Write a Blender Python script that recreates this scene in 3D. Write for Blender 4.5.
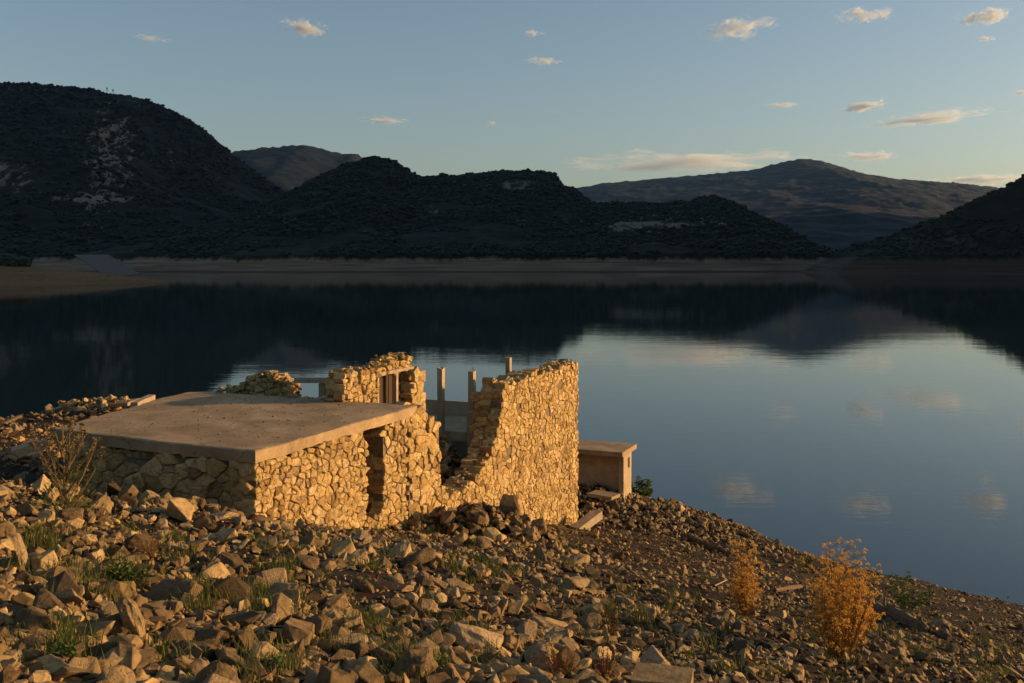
import bpy, bmesh, math, random
import numpy as np
from mathutils import Vector, Matrix, noise as mnoise

random.seed(7); rng = np.random.default_rng(7)
R = math.radians
scene = bpy.context.scene
for o in list(bpy.data.objects): bpy.data.objects.remove(o)

# ------------------------------------------------------------------ camera, sky, sun, exposure
CAM_H = 12.0; F = 995.6; HZ = 258.0
cam = bpy.data.cameras.new('camera'); cam_o = bpy.data.objects.new('camera', cam)
scene.collection.objects.link(cam_o)
cam.sensor_width = 36; cam.lens = 35; cam.shift_y = -(341.5 - HZ) / 1024.0
cam.clip_start = 0.1; cam.clip_end = 90000
cam_o.location = (0, 0, CAM_H); cam_o.rotation_euler = (R(90), 0, 0)
scene.camera = cam_o

SUN_EL = R(10.5); SUN_AZ = R(8.0)          # azimuth measured from +X towards +Y
SDIR = Vector((math.cos(SUN_EL) * math.cos(SUN_AZ), math.cos(SUN_EL) * math.sin(SUN_AZ), math.sin(SUN_EL)))
world = bpy.data.worlds.new('World'); scene.world = world; world.use_nodes = True
wn = world.node_tree; wn.nodes.clear()
sky = wn.nodes.new('ShaderNodeTexSky'); sky.sky_type = 'NISHITA'; sky.sun_disc = False
sky.sun_elevation = SUN_EL; sky.sun_rotation = R(90) - SUN_AZ
sky.air_density = 1.0; sky.dust_density = 2.4; sky.ozone_density = 1.2; sky.altitude = 300
bg = wn.nodes.new('ShaderNodeBackground'); bg.inputs['Strength'].default_value = 0.099
wo = wn.nodes.new('ShaderNodeOutputWorld')
wn.links.new(sky.outputs[0], bg.inputs[0]); wn.links.new(bg.outputs[0], wo.inputs[0])
sun = bpy.data.lights.new('sun', 'SUN'); sun.energy = 5.0; sun.angle = R(0.6); sun.color = (1.0, 0.60, 0.27)
sun_o = bpy.data.objects.new('sun', sun); scene.collection.objects.link(sun_o)
sun_o.rotation_euler = (-SDIR).to_track_quat('-Z', 'Y').to_euler()
scene.view_settings.view_transform = 'Standard'; scene.view_settings.look = 'None'
scene.view_settings.exposure = 0.56; scene.view_settings.gamma = 1
scene.render.engine = 'CYCLES'
scene.cycles.volume_bounces = 1

# ------------------------------------------------------------------ noise helpers
def _hash(ix, iy, s):
    n = (ix.astype(np.int64) * 374761393 + iy.astype(np.int64) * 668265263 + s * 974711) & 0xffffffff
    n = ((n ^ (n >> 13)) * 1274126177) & 0xffffffff
    n = (n ^ (n >> 16)) & 0xffffffff
    return n / 4294967295.0
def vnoise(x, y, s=0):
    x = np.asarray(x, float); y = np.asarray(y, float)
    ix = np.floor(x); iy = np.floor(y); fx = x - ix; fy = y - iy
    fx = fx * fx * (3 - 2 * fx); fy = fy * fy * (3 - 2 * fy)
    a = _hash(ix, iy, s); b = _hash(ix + 1, iy, s); c = _hash(ix, iy + 1, s); d = _hash(ix + 1, iy + 1, s)
    return (a * (1 - fx) + b * fx) * (1 - fy) + (c * (1 - fx) + d * fx) * fy * 1.0
def fbm(x, y, octv=5, s=0, gain=.5):
    t = 0; a = 1; n = 0
    for i in range(octv):
        t = t + a * (vnoise(x * 2 ** i, y * 2 ** i, s + i * 17) - .5) * 2; n += a; a *= gain
    return t / n
def sstep(a, b, x):
    t = np.clip((np.asarray(x, float) - a) / (b - a), 0, 1); return t * t * (3 - 2 * t)
def gauss(x, y, cx, cy, sx, sy=None):
    sy = sy or sx
    return np.exp(-((x - cx) / sx) ** 2 / 2 - ((y - cy) / sy) ** 2 / 2)

# ------------------------------------------------------------------ object helpers
def link(o, parent=None):
    scene.collection.objects.link(o)
    if parent: o.parent = parent
    return o
def np_mesh(name, V, Fq, mats, smooth=False):
    """V (n,3), Fq (m,k) with constant k"""
    me = bpy.data.meshes.new(name); V = np.asarray(V, np.float32); Fq = np.asarray(Fq, np.int32)
    k = Fq.shape[1]
    me.vertices.add(len(V)); me.vertices.foreach_set('co', V.ravel())
    me.loops.add(Fq.size); me.loops.foreach_set('vertex_index', Fq.ravel())
    me.polygons.add(len(Fq)); me.polygons.foreach_set('loop_start', np.arange(0, Fq.size, k, dtype=np.int32))
    me.update(calc_edges=True); me.validate()
    me.polygons.foreach_set('use_smooth', np.full(len(me.polygons), smooth))
    me.materials.append(mats); me.update()
    return me
class MB:
    def __init__(s): s.v = []; s.f = []
    def add(s, vs, fs):
        n = len(s.v); s.v += [tuple(v) for v in vs]; s.f += [tuple(i + n for i in f) for f in fs]
    def box(s, c, half, u=(1, 0), jit=0):
        ux, uy = u; px, py = -uy, ux; vs = []
        for dz in (-1, 1):
            for a, b in ((-1, -1), (1, -1), (1, 1), (-1, 1)):
                j = [random.uniform(-jit, jit) for _ in range(3)]
                vs.append((c[0] + ux * a * half[0] + px * b * half[1] + j[0], c[1] + uy * a * half[0] + py * b * half[1] + j[1], c[2] + dz * half[2] + j[2]))
        s.add(vs, [(3, 2, 1, 0), (4, 5, 6, 7), (0, 1, 5, 4), (1, 2, 6, 5), (2, 3, 7, 6), (3, 0, 4, 7)])
    def prism(s, poly, z0, z1):
        n = len(poly)
        vs = [(p[0], p[1], z0) for p in poly] + [(p[0], p[1], z1) for p in poly]
        s.add(vs, [tuple(range(n - 1, -1, -1)), tuple(range(n, 2 * n))] + [(i, (i + 1) % n, n + (i + 1) % n, n + i) for i in range(n)])
    def tube(s, pts, rad, k=6):
        rings = []; pts = [Vector(p) for p in pts]
        for i, p in enumerate(pts):
            d = (pts[min(i + 1, len(pts) - 1)] - pts[max(i - 1, 0)])
            if d.length < 1e-6: d = Vector((0, 0, 1))
            d.normalize(); a = d.orthogonal().normalized(); b = d.cross(a)
            r = rad[i] if isinstance(rad, (list, tuple)) else rad
            rings.append([p + (a * math.cos(t) + b * math.sin(t)) * r for t in [2 * math.pi * j / k for j in range(k)]])
        vs = [v for r_ in rings for v in r_]; fs = []
        for i in range(len(pts) - 1):
            for j in range(k):
                fs.append((i * k + j, i * k + (j + 1) % k, (i + 1) * k + (j + 1) % k, (i + 1) * k + j))
        fs.append(tuple(range(k - 1, -1, -1))); m = (len(pts) - 1) * k; fs.append(tuple(range(m, m + k)))
        s.add(vs, fs)
    def mesh(s, name, m, smooth=False):
        me = bpy.data.meshes.new(name); me.from_pydata(s.v, [], s.f); me.materials.append(m); me.update()
        if smooth: me.polygons.foreach_set('use_smooth', [True] * len(me.polygons))
        return me
    def build(s, name, m, parent=None, smooth=False):
        return link(bpy.data.objects.new(name, s.mesh(name, m, smooth)), parent)
def tag(o, label=None, cat=None, group=None, kind=None):
    if label: o['label'] = label
    if cat: o['category'] = cat
    if group: o['group'] = group
    if kind: o['kind'] = kind
    return o
def empty(name, loc=(0, 0, 0)):
    o = bpy.data.objects.new(name, None); o.location = loc; o.empty_display_size = .2; return link(o)

# ------------------------------------------------------------------ materials
def mat(name):
    m = bpy.data.materials.new(name); m.use_nodes = True; nt = m.node_tree
    b = nt.nodes['Principled BSDF']; b.inputs['Roughness'].default_value = .9
    b.inputs['Specular IOR Level'].default_value = .2
    return m, nt, b
def N(nt, t, **kw):
    n = nt.nodes.new(t)
    for k, v in kw.items():
        if k in n.inputs: n.inputs[k].default_value = v
        else: setattr(n, k, v)
    return n
def ramp(nt, fac, stops):
    r = nt.nodes.new('ShaderNodeValToRGB'); e = r.color_ramp.elements
    while len(e) > 1: e.remove(e[0])
    e[0].position = stops[0][0]; e[0].color = (*stops[0][1], 1)
    for p, c in stops[1:]:
        q = e.new(p); q.color = (*c, 1)
    nt.links.new(fac, r.inputs[0]); return r.outputs[0]
def noise_n(nt, scale, detail=6, rough=.6, vec=None, dist=0):
    n = N(nt, 'ShaderNodeTexNoise', Scale=scale, Detail=detail, Roughness=rough, Distortion=dist)
    if vec: nt.links.new(vec, n.inputs['Vector'])
    return n.outputs['Fac']
def bump(nt, b, h, strength, dist, prev=None):
    n = N(nt, 'ShaderNodeBump', Strength=strength, Distance=dist); nt.links.new(h, n.inputs['Height'])
    if prev: nt.links.new(prev, n.inputs['Normal'])
    if b: nt.links.new(n.outputs[0], b.inputs['Normal'])
    return n.outputs[0]
def mixc(nt, f, a, b_, mode='MIX'):
    n = nt.nodes.new('ShaderNodeMix'); n.data_type = 'RGBA'; n.blend_type = mode
    for sock, v in ((n.inputs[0], f), (n.inputs[6], a), (n.inputs[7], b_)):
        if isinstance(v, (int, float)): sock.default_value = v
        elif isinstance(v, tuple): sock.default_value = (*v, 1)
        else: nt.links.new(v, sock)
    return n.outputs[2]
def geo_pos(nt): return nt.nodes.new('ShaderNodeNewGeometry').outputs['Position']

def stone_mat(name, stops, scale=9, bs=.6, bd=.02, world_pos=True):
    m, nt, b = mat(name)
    g = nt.nodes.new('ShaderNodeNewGeometry'); oi = nt.nodes.new('ShaderNodeObjectInfo')
    ad = N(nt, 'ShaderNodeMath', operation='ADD'); nt.links.new(g.outputs['Random Per Island'], ad.inputs[0]); nt.links.new(oi.outputs['Random'], ad.inputs[1])
    fr = N(nt, 'ShaderNodeMath', operation='FRACT'); nt.links.new(ad.outputs[0], fr.inputs[0])
    c = ramp(nt, fr.outputs[0], stops)
    tc = nt.nodes.new('ShaderNodeTexCoord'); vec = g.outputs['Position'] if world_pos else tc.outputs['Object']
    n1 = noise_n(nt, scale, 8, .65, vec)
    c = mixc(nt, .88, c, ramp(nt, n1, [(.30, (.36, .33, .29)), (.5, (.95, .93, .9)), (.72, (1.25, 1.2, 1.1))]), 'MULTIPLY')
    n3 = noise_n(nt, .9, 4, .6, vec)
    c = mixc(nt, .6, c, ramp(nt, n3, [(.35, (.7, .66, .62)), (.65, (1.1, 1.1, 1.08))]), 'MULTIPLY')
    nt.links.new(c, b.inputs['Base Color'])
    n2 = noise_n(nt, scale * 3.5, 8, .7, vec)
    p = bump(nt, None, n1, bs, bd); bump(nt, b, n2, bs * .8, bd * .35, p)
    return m
M = {}
M['wall'] = stone_mat('wall_stone', [(0, (.25, .16, .065)), (.2, (.42, .29, .115)), (.55, (.50, .355, .15)), (.8, (.60, .45, .22)), (.92, (.46, .34, .18)), (1, (.30, .19, .08))], 9, 1.0, .05)
M['rock'] = stone_mat('rock', [(0, (.12, .081, .041)), (.3, (.24, .172, .088)), (.6, (.34, .248, .130)), (.85, (.46, .345, .195)), (1, (.16, .107, .052))], 8, .7, .03, False)
M['rubble'] = stone_mat('rubble', [(0, (.08, .054, .026)), (.3, (.17, .118, .058)), (.6, (.27, .188, .088)), (.85, (.45, .325, .155)), (1, (.12, .079, .038))], 11, .7, .02)
M['debris'] = stone_mat('fallen_stone', [(0, (.10, .07, .036)), (.35, (.19, .137, .07)), (.65, (.28, .205, .11)), (.9, (.40, .30, .165)), (1, (.14, .095, .048))], 9, .8, .03, False)
def mortar():
    m, nt, b = mat('mortar'); v = geo_pos(nt); n = noise_n(nt, 14, 8, .7, v)
    nt.links.new(ramp(nt, n, [(.3, (.10, .075, .045)), (.7, (.26, .2, .125))]), b.inputs['Base Color']); bump(nt, b, n, .8, .05); return m
M['mortar'] = mortar()
def concrete(name, lo, hi):
    m, nt, b = mat(name); v = geo_pos(nt)
    n = noise_n(nt, 1.1, 8, .62, v, .6); n2 = noise_n(nt, 26, 6, .7, v)
    c = ramp(nt, n, [(.3, lo), (.55, tuple((a + b_) / 2 for a, b_ in zip(lo, hi))), (.72, hi)])
    c = mixc(nt, .6, c, ramp(nt, n2, [(.3, (.65, .63, .6)), (.6, (1.1, 1.1, 1.1))]), 'MULTIPLY')
    # cracks and stains with a shape of their own
    vo = N(nt, 'ShaderNodeTexVoronoi', feature='DISTANCE_TO_EDGE', Scale=.55)
    wv = N(nt, 'ShaderNodeVectorMath', operation='ADD'); nn = N(nt, 'ShaderNodeTexNoise', Scale=2.2, Detail=5)
    nt.links.new(v, nn.inputs['Vector']); sc = N(nt, 'ShaderNodeVectorMath', operation='SCALE'); sc.inputs['Scale'].default_value = .5
    nt.links.new(nn.outputs['Color'], sc.inputs[0]); nt.links.new(v, wv.inputs[0]); nt.links.new(sc.outputs[0], wv.inputs[1]); nt.links.new(wv.outputs[0], vo.inputs['Vector'])
    c = mixc(nt, ramp(nt, vo.outputs['Distance'], [(0, (.4,) * 3), (.009, (0, 0, 0))]), c, (.06, .045, .03))
    nt.links.new(c, b.inputs['Base Color']); p = bump(nt, None, n, .5, .04); bump(nt, b, n2, .5, .01, p); return m
M['slab'] = concrete('slab_concrete', (.23, .16, .085), (.47, .345, .195))
M['concrete'] = concrete('weathered_concrete', (.30, .225, .13), (.50, .395, .25))
def wood(name, lo, hi, axis_scale=(3, 3, 22)):
    m, nt, b = mat(name); tc = nt.nodes.new('ShaderNodeTexCoord'); mp = N(nt, 'ShaderNodeMapping', Scale=axis_scale)
    nt.links.new(tc.outputs['Object'], mp.inputs['Vector']); n = noise_n(nt, 1.5, 8, .65, mp.outputs[0], .8)
    nt.links.new(ramp(nt, n, [(.3, lo), (.7, hi)]), b.inputs['Base Color']); bump(nt, b, n, .6, .02); return m
M['dark_wood'] = wood('dark_boards', (.03, .02, .013), (.10, .065, .04), (26, 26, 1.2))
M['drift'] = wood('driftwood', (.05, .034, .02), (.19, .135, .08), (9, 9, 9))
M['pale_wood'] = wood('pale_timber', (.25, .19, .12), (.42, .33, .22), (5, 5, 5))
def soil():
    m, nt, b = mat('soil'); v = geo_pos(nt)
    n = noise_n(nt, .35, 7, .6, v); n2 = noise_n(nt, 9, 8, .7, v); n3 = noise_n(nt, 45, 5, .7, v)
    c = ramp(nt, n, [(.3, (.014, .009, .005)), (.55, (.032, .021, .012)), (.75, (.065, .044, .025))])
    c = mixc(nt, .8, c, ramp(nt, n2, [(.3, (.45, .45, .42)), (.7, (1.4, 1.35, 1.3))]), 'MULTIPLY')
    nt.links.new(c, b.inputs['Base Color']); p = bump(nt, None, n2, .9, .08); bump(nt, b, n3, .7, .02, p); return m
M['soil'] = soil()
def plant(name, c1, c2, trans=.25):
    m, nt, b = mat(name); g = nt.nodes.new('ShaderNodeNewGeometry')
    nt.links.new(ramp(nt, g.outputs['Random Per Island'], [(0, c1), (1, c2)]), b.inputs['Base Color'])
    b.inputs['Roughness'].default_value = .7
    t = nt.nodes.new('ShaderNodeBsdfTranslucent'); t.inputs[0].default_value = (*c2, 1)
    mx = nt.nodes.new('ShaderNodeMixShader'); mx.inputs[0].default_value = trans
    nt.links.new(b.outputs[0], mx.inputs[1]); nt.links.new(t.outputs[0], mx.inputs[2])
    nt.links.new(mx.outputs[0], nt.nodes['Material Output'].inputs['Surface']); return m
M['grass'] = plant('grass_blades', (.05, .07, .015), (.12, .13, .03))
M['green'] = plant('green_leaves', (.045, .075, .02), (.09, .13, .03))
M['gold'] = plant('golden_dry_heads', (.34, .18, .035), (.74, .44, .09), .35)
M['gold_stem'] = plant('golden_stem', (.22, .12, .035), (.36, .21, .06), .1)
M['dead'] = plant('dead_stalk', (.13, .085, .035), (.24, .17, .075), .15)
M['rust'] = plant('rusty_seed_heads', (.14, .06, .025), (.24, .11, .04), .2)

def water():
    m, nt, b = mat('lake_water'); v = geo_pos(nt)
    b.inputs['Base Color'].default_value = (.006, .017, .021, 1); b.inputs['Roughness'].default_value = .006
    b.inputs['IOR'].default_value = 1.42; b.inputs['Specular IOR Level'].default_value = .5
    mp = N(nt, 'ShaderNodeMapping', Scale=(.35, 1.0, 1)); nt.links.new(v, mp.inputs['Vector'])
    n = noise_n(nt, 1.1, 4, .55, mp.outputs[0], .3); n2 = noise_n(nt, .07, 3, .5, mp.outputs[0])
    p = bump(nt, None, n, .06, .08); bump(nt, b, n2, .07, .3, p)
    return m
M['water'] = water()
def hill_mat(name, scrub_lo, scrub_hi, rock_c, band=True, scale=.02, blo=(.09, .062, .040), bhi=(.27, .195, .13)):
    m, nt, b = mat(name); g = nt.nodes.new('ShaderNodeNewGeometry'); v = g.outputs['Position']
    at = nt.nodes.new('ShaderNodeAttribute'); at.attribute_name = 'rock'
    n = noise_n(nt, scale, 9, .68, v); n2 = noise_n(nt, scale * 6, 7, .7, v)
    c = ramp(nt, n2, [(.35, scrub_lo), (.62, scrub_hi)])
    mp = N(nt, 'ShaderNodeMapping', Scale=(1.7, .55, .8)); nt.links.new(v, mp.inputs['Vector'])
    n4 = noise_n(nt, scale * 2.6, 9, .75, mp.outputs[0], .4)
    ad = N(nt, 'ShaderNodeMath', operation='MULTIPLY_ADD'); nt.links.new(at.outputs['Fac'], ad.inputs[0]); ad.inputs[1].default_value = .20
    nt.links.new(n4, ad.inputs[2])
    mask = ramp(nt, ad.outputs[0], [(.63, (0, 0, 0)), (.70, (1, 1, 1))])
    rc = mixc(nt, n2, rock_c, tuple(x * .45 for x in rock_c))
    c = mixc(nt, mask, c, rc)
    if band:
        sx = N(nt, 'ShaderNodeSeparateXYZ'); nt.links.new(v, sx.inputs[0])
        ma = N(nt, 'ShaderNodeMath', operation='MULTIPLY_ADD'); nt.links.new(n4, ma.inputs[0]); ma.inputs[1].default_value = -16; nt.links.new(sx.outputs['Z'], ma.inputs[2])
        bm_ = N(nt, 'ShaderNodeMapRange'); bm_.inputs['From Min'].default_value = 1.5; bm_.inputs['From Max'].default_value = 4.5; bm_.inputs['To Min'].default_value = 1; bm_.inputs['To Max'].default_value = 0
        nt.links.new(ma.outputs[0], bm_.inputs['Value'])
        mpb = N(nt, 'ShaderNodeMapping', Scale=(.02, .02, .8)); nt.links.new(v, mpb.inputs['Vector']); nb = noise_n(nt, 1, 6, .6, mpb.outputs[0])
        c = mixc(nt, bm_.outputs[0], c, ramp(nt, nb, [(.3, blo), (.7, bhi)]))
        wet = N(nt, 'ShaderNodeMapRange'); wet.inputs['From Min'].default_value = .5; wet.inputs['From Max'].default_value = 1.3; nt.links.new(sx.outputs['Z'], wet.inputs['Value'])
        c = mixc(nt, wet.outputs[0], (.08, .058, .04), c)
    nt.links.new(c, b.inputs['Base Color']); p = bump(nt, None, n2, 1, 6); return m
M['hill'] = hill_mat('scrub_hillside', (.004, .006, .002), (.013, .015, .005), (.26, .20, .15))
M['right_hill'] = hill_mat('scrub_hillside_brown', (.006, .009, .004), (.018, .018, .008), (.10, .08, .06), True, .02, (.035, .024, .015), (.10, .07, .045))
M['far_hill'] = hill_mat('far_wooded_hillside', (.002, .006, .006), (.004, .009, .008), (.006, .009, .009), False, .006)
M['tree_far'] = plant('far_scrub_leaves', (.007, .011, .003), (.022, .027, .009), .0)
def sand():
    m, nt, b = mat('bare_spit_earth'); v = geo_pos(nt); n = noise_n(nt, .25, 8, .7, v)
    mpb = N(nt, 'ShaderNodeMapping', Scale=(.03, .03, 1.6)); nt.links.new(v, mpb.inputs['Vector']); nb = noise_n(nt, 1, 5, .6, mpb.outputs[0])
    c = mixc(nt, .5, ramp(nt, n, [(.3, (.10, .052, .02)), (.7, (.23, .125, .048))]), ramp(nt, nb, [(.3, (.10, .05, .018)), (.7, (.27, .15, .06))]))
    nt.links.new(c, b.inputs['Base Color']); bump(nt, b, n, 1, .4); return m
M['sand'] = sand()

# ------------------------------------------------------------------ near bank
def ground_h(x, y, detail=True):
    x = np.asarray(x, float); y = np.asarray(y, float)
    z = 10.29 - .2 * y - .189 * x
    z = np.where(z > 14, 14 + (z - 14) * .6, z)
    left = sstep(-6, -14, x)
    e = np.maximum(0, y - 31); z = z - left * .17 * e * sstep(0, 8, e)
    z = z - sstep(-30, -70, x) * .12 * np.maximum(0, -30 - x)
    z = z + 1.35 * gauss(x, y, -14.6, 36.4, 2.4, 1.8) - .45 * gauss(x, y, -19, 34, 3, 4) - .75 * gauss(x, y, -8.2, 17.6, 2.8, 1.5) - .5 * gauss(x, y, -13, 24, 5, 4)
    z = z + 1.0 * gauss(x, y, 4.6, 35, 2.6, 2.6) + .35 * gauss(x, y, 7.6, 35.5, 1.8, 3)
    z = z + .38 * gauss(x, y, -.45, 20.9, .9, .6) + .12 * gauss(x, y, -4.9, 14.9, .9, .6) - .35 * gauss(x, y, -5.9, 16.0, 1.0, .8)
    z = z + 1.75 * gauss(x, y, -1.95, 25.3, .8, 1.0) + .6 * gauss(x, y, 2.7, 34.2, .8, 1.2)
    z = np.where(z < 0, z * .8, z)
    if detail:
        z = z + .16 * fbm(x * .22, y * .22, 3, 3) + .10 * fbm(x * 1.3, y * 1.3, 4, 5) * sstep(60, 40, y)
    return z
def axis(segs):
    out = []
    for a, b, d in segs: out += list(np.arange(a, b, d))
    out.append(segs[-1][1]); return np.array(out)
xs = axis([(-420, -60, 12), (-60, -26, 1.2), (-26, 24, .14), (24, 60, 1.5), (60, 420, 14)])
ys = axis([(-260, -20, 10), (-20, 3, .8), (3, 42, .14), (42, 110, 1.2), (110, 190, 8)])
def grid_mesh(name, xs, ys, hf, m, smooth=True):
    X, Y = np.meshgrid(xs, ys); Z = hf(X, Y); nx, ny = len(xs), len(ys)
    V = np.stack([X, Y, Z], -1).reshape(-1, 3); i = np.arange(nx - 1); j = np.arange(ny - 1)
    I, J = np.meshgrid(i, j); a = (J * nx + I).ravel(); Fq = np.stack([a, a + 1, a + nx + 1, a + nx], -1)
    return np_mesh(name, V, Fq, m, smooth), X, Y, Z
me, _gx, _gy, _gz = grid_mesh('ground', xs, ys, ground_h, M['soil'])
import bisect
_xl = xs.tolist(); _yl = ys.tolist(); _zl = _gz.tolist()
def gh(x, y):
    i = min(max(bisect.bisect(_xl, x) - 1, 0), len(_xl) - 2); j = min(max(bisect.bisect(_yl, y) - 1, 0), len(_yl) - 2)
    fx = (x - _xl[i]) / (_xl[i + 1] - _xl[i]); fy = (y - _yl[j]) / (_yl[j + 1] - _yl[j])
    return (_zl[j][i] * (1 - fx) + _zl[j][i + 1] * fx) * (1 - fy) + (_zl[j + 1][i] * (1 - fx) + _zl[j + 1][i + 1] * fx) * fy
tag(link(bpy.data.objects.new('ground', me)), kind='structure')
# lake
S = 40000
w = MB(); w.add([(-S, -600, 0), (S, -600, 0), (S, S, 0), (-S, S, 0)], [(0, 1, 2, 3)])
tag(w.build('lake_water', M['water']), kind='structure')
w = MB(); w.add([(-S, -S, -9), (S, -S, -9), (S, S, -9), (-S, S, -9)], [(0, 1, 2, 3)])
tag(w.build('lake_bed', M['soil']), kind='structure')

# ------------------------------------------------------------------ hills
def profile(pts, D):
    px = np.array([p[0] for p in pts], float); py = np.array([p[1] for p in pts], float)
    return (px - 512) / F * D, CAM_H + (HZ - py) / F * D
def hill(name, pts, D, shore, back, m, res, rough=4., spur=40., seed=1, rockf=None, pw=.95):
    hx, hz = profile(pts, D)
    def hf(X, Y):
        t = np.clip((Y - shore) / (D - shore), 0, 1)
        wig = fbm(X / 260., Y / 260., 4, seed) * spur
        Rg = np.interp(X * D / np.maximum(Y, D) + wig * (1 - t), hx, hz)
        sh = fbm(X / 170., X * 0 + seed * 3.1, 4, seed + 5) * 75
        t = np.clip((Y - shore - sh * (1 - t)) / (D - shore), -1, 1)
        f = np.where(t > 0, np.abs(t) ** pw, t * 1.0)
        bk = np.clip((Y - D) / (back - D), 0, 1); f = f * (1 - bk ** 1.4)
        base = np.where(t < 0, t * 60, 0)
        low = np.minimum(Rg, 12) * sstep(0, .05, t)
        Z = np.where(t > 0, low + (Rg - np.minimum(Rg, 12)) * f, base)
        amp = sstep(0, .3, t) * (1 - .75 * sstep(.85, 1, t) * (1 - sstep(0, .3, bk)))
        Z = Z + amp * (fbm(X / 190., Y / 190., 5, seed + 9) * np.clip(Rg, 0, 200) * .13)
        Z = Z + sstep(.02, .12, t) * rough * fbm(X / 22., Y / 22., 4, seed + 21, .75)
        return Z - bk * 5 - 400 * sstep(.9, 1, bk) * 0
    x0, x1 = hx[0], hx[-1]
    xs_ = np.arange(x0, x1, res); ys_ = np.arange(shore - 60, back, res)
    me, X, Y, Z = grid_mesh(name, xs_, ys_, hf, m)
    a = me.attributes.new('rock', 'FLOAT', 'POINT')
    pxv = X / Y * F + 512; pyv = HZ - (Z - CAM_H) / Y * F
    rv = rockf(pxv, pyv, X, Y, Z) if rockf else np.zeros_like(X)
    a.data.foreach_set('value', rv.astype(np.float32).ravel())
    tag(link(bpy.data.objects.new(name, me)), kind='structure')
    return hf, (x0, x1, shore, back)
def rk_left(px, py, X, Y, Z):
    return 1.0 * gauss(px, py, 112, 150, 20, 34) + .8 * gauss(px, py, 5, 178, 20, 17) + .5 * gauss(px, py, 170, 158, 12, 10) + .6 * gauss(px, py, 30, 90, 16, 5) + .4 * gauss(px, py, 90, 205, 20, 16) + 1.3 * gauss(px, py, 95, 199.5, 26, 1.8)
def rk_mid(px, py, X, Y, Z):
    return .6 * gauss(px, py, 500, 185, 60, 8) + .25 * gauss(px, py, 420, 215, 90, 12)
def rk_prom(px, py, X, Y, Z):
    return .75 * gauss(px, py, 680, 222, 60, 12) + .5 * gauss(px, py, 610, 225, 40, 10)
H = {}
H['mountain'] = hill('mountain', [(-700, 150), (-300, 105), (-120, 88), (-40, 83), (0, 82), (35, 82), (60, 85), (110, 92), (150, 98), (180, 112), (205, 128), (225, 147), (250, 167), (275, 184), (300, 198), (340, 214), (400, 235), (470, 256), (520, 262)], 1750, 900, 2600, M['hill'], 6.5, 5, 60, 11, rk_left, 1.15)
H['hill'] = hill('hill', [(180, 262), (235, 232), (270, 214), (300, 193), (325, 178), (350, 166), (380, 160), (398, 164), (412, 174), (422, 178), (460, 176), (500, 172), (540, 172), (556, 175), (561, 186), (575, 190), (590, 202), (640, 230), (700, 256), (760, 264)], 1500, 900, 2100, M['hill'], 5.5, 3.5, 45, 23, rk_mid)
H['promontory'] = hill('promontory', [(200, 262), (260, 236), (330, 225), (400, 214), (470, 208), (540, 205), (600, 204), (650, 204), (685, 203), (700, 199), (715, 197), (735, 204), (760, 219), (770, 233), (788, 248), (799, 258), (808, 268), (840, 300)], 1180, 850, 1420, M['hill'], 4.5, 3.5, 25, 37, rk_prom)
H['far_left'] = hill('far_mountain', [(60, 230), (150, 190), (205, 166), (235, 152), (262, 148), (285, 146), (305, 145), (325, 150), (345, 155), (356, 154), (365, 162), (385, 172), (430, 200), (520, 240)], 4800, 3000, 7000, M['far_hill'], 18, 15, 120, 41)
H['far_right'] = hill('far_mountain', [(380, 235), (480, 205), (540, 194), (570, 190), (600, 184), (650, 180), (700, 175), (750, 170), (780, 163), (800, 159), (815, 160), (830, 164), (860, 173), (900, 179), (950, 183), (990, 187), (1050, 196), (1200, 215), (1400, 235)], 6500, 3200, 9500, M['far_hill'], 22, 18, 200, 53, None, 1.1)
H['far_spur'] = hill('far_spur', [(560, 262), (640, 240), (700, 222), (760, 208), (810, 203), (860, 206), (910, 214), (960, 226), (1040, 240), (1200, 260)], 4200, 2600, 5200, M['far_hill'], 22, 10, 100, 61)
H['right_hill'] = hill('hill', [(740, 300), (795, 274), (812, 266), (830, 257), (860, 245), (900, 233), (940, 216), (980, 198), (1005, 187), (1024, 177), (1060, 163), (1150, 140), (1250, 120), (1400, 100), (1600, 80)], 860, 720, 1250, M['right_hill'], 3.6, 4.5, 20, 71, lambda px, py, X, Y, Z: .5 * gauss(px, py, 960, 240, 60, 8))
# unseen ridge added at right to keep the low sun off far shore
def blocker_ridge_h(X, Y):
    cx = .62 * Y + 720
    crest = 1060 * sstep(230, 620, Y) * (1 - sstep(3600, 4300, Y)) * (1 + .12 * fbm(X / 500., Y / 300., 4, 81))
    dx = X - cx - 60 * fbm(X / 300., Y / 300., 4, 83)
    wl, wr = 240, 700
    Z = crest * np.where(dx < 0, np.exp(-(dx / wl) ** 2 / 2), np.exp(-(dx / wr) ** 2 / 2)) - 14
    return Z + 6 * fbm(X / 25., Y / 25., 4, 85)
me, X, Y, Z = grid_mesh('mountain', np.arange(500, 5200, 28), np.arange(120, 4400, 26), blocker_ridge_h, M['hill'])
a = me.attributes.new('rock', 'FLOAT', 'POINT')
tag(link(bpy.data.objects.new('mountain', me)), kind='structure')  # added sun blocker, separate from the left mountain of the same name

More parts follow.
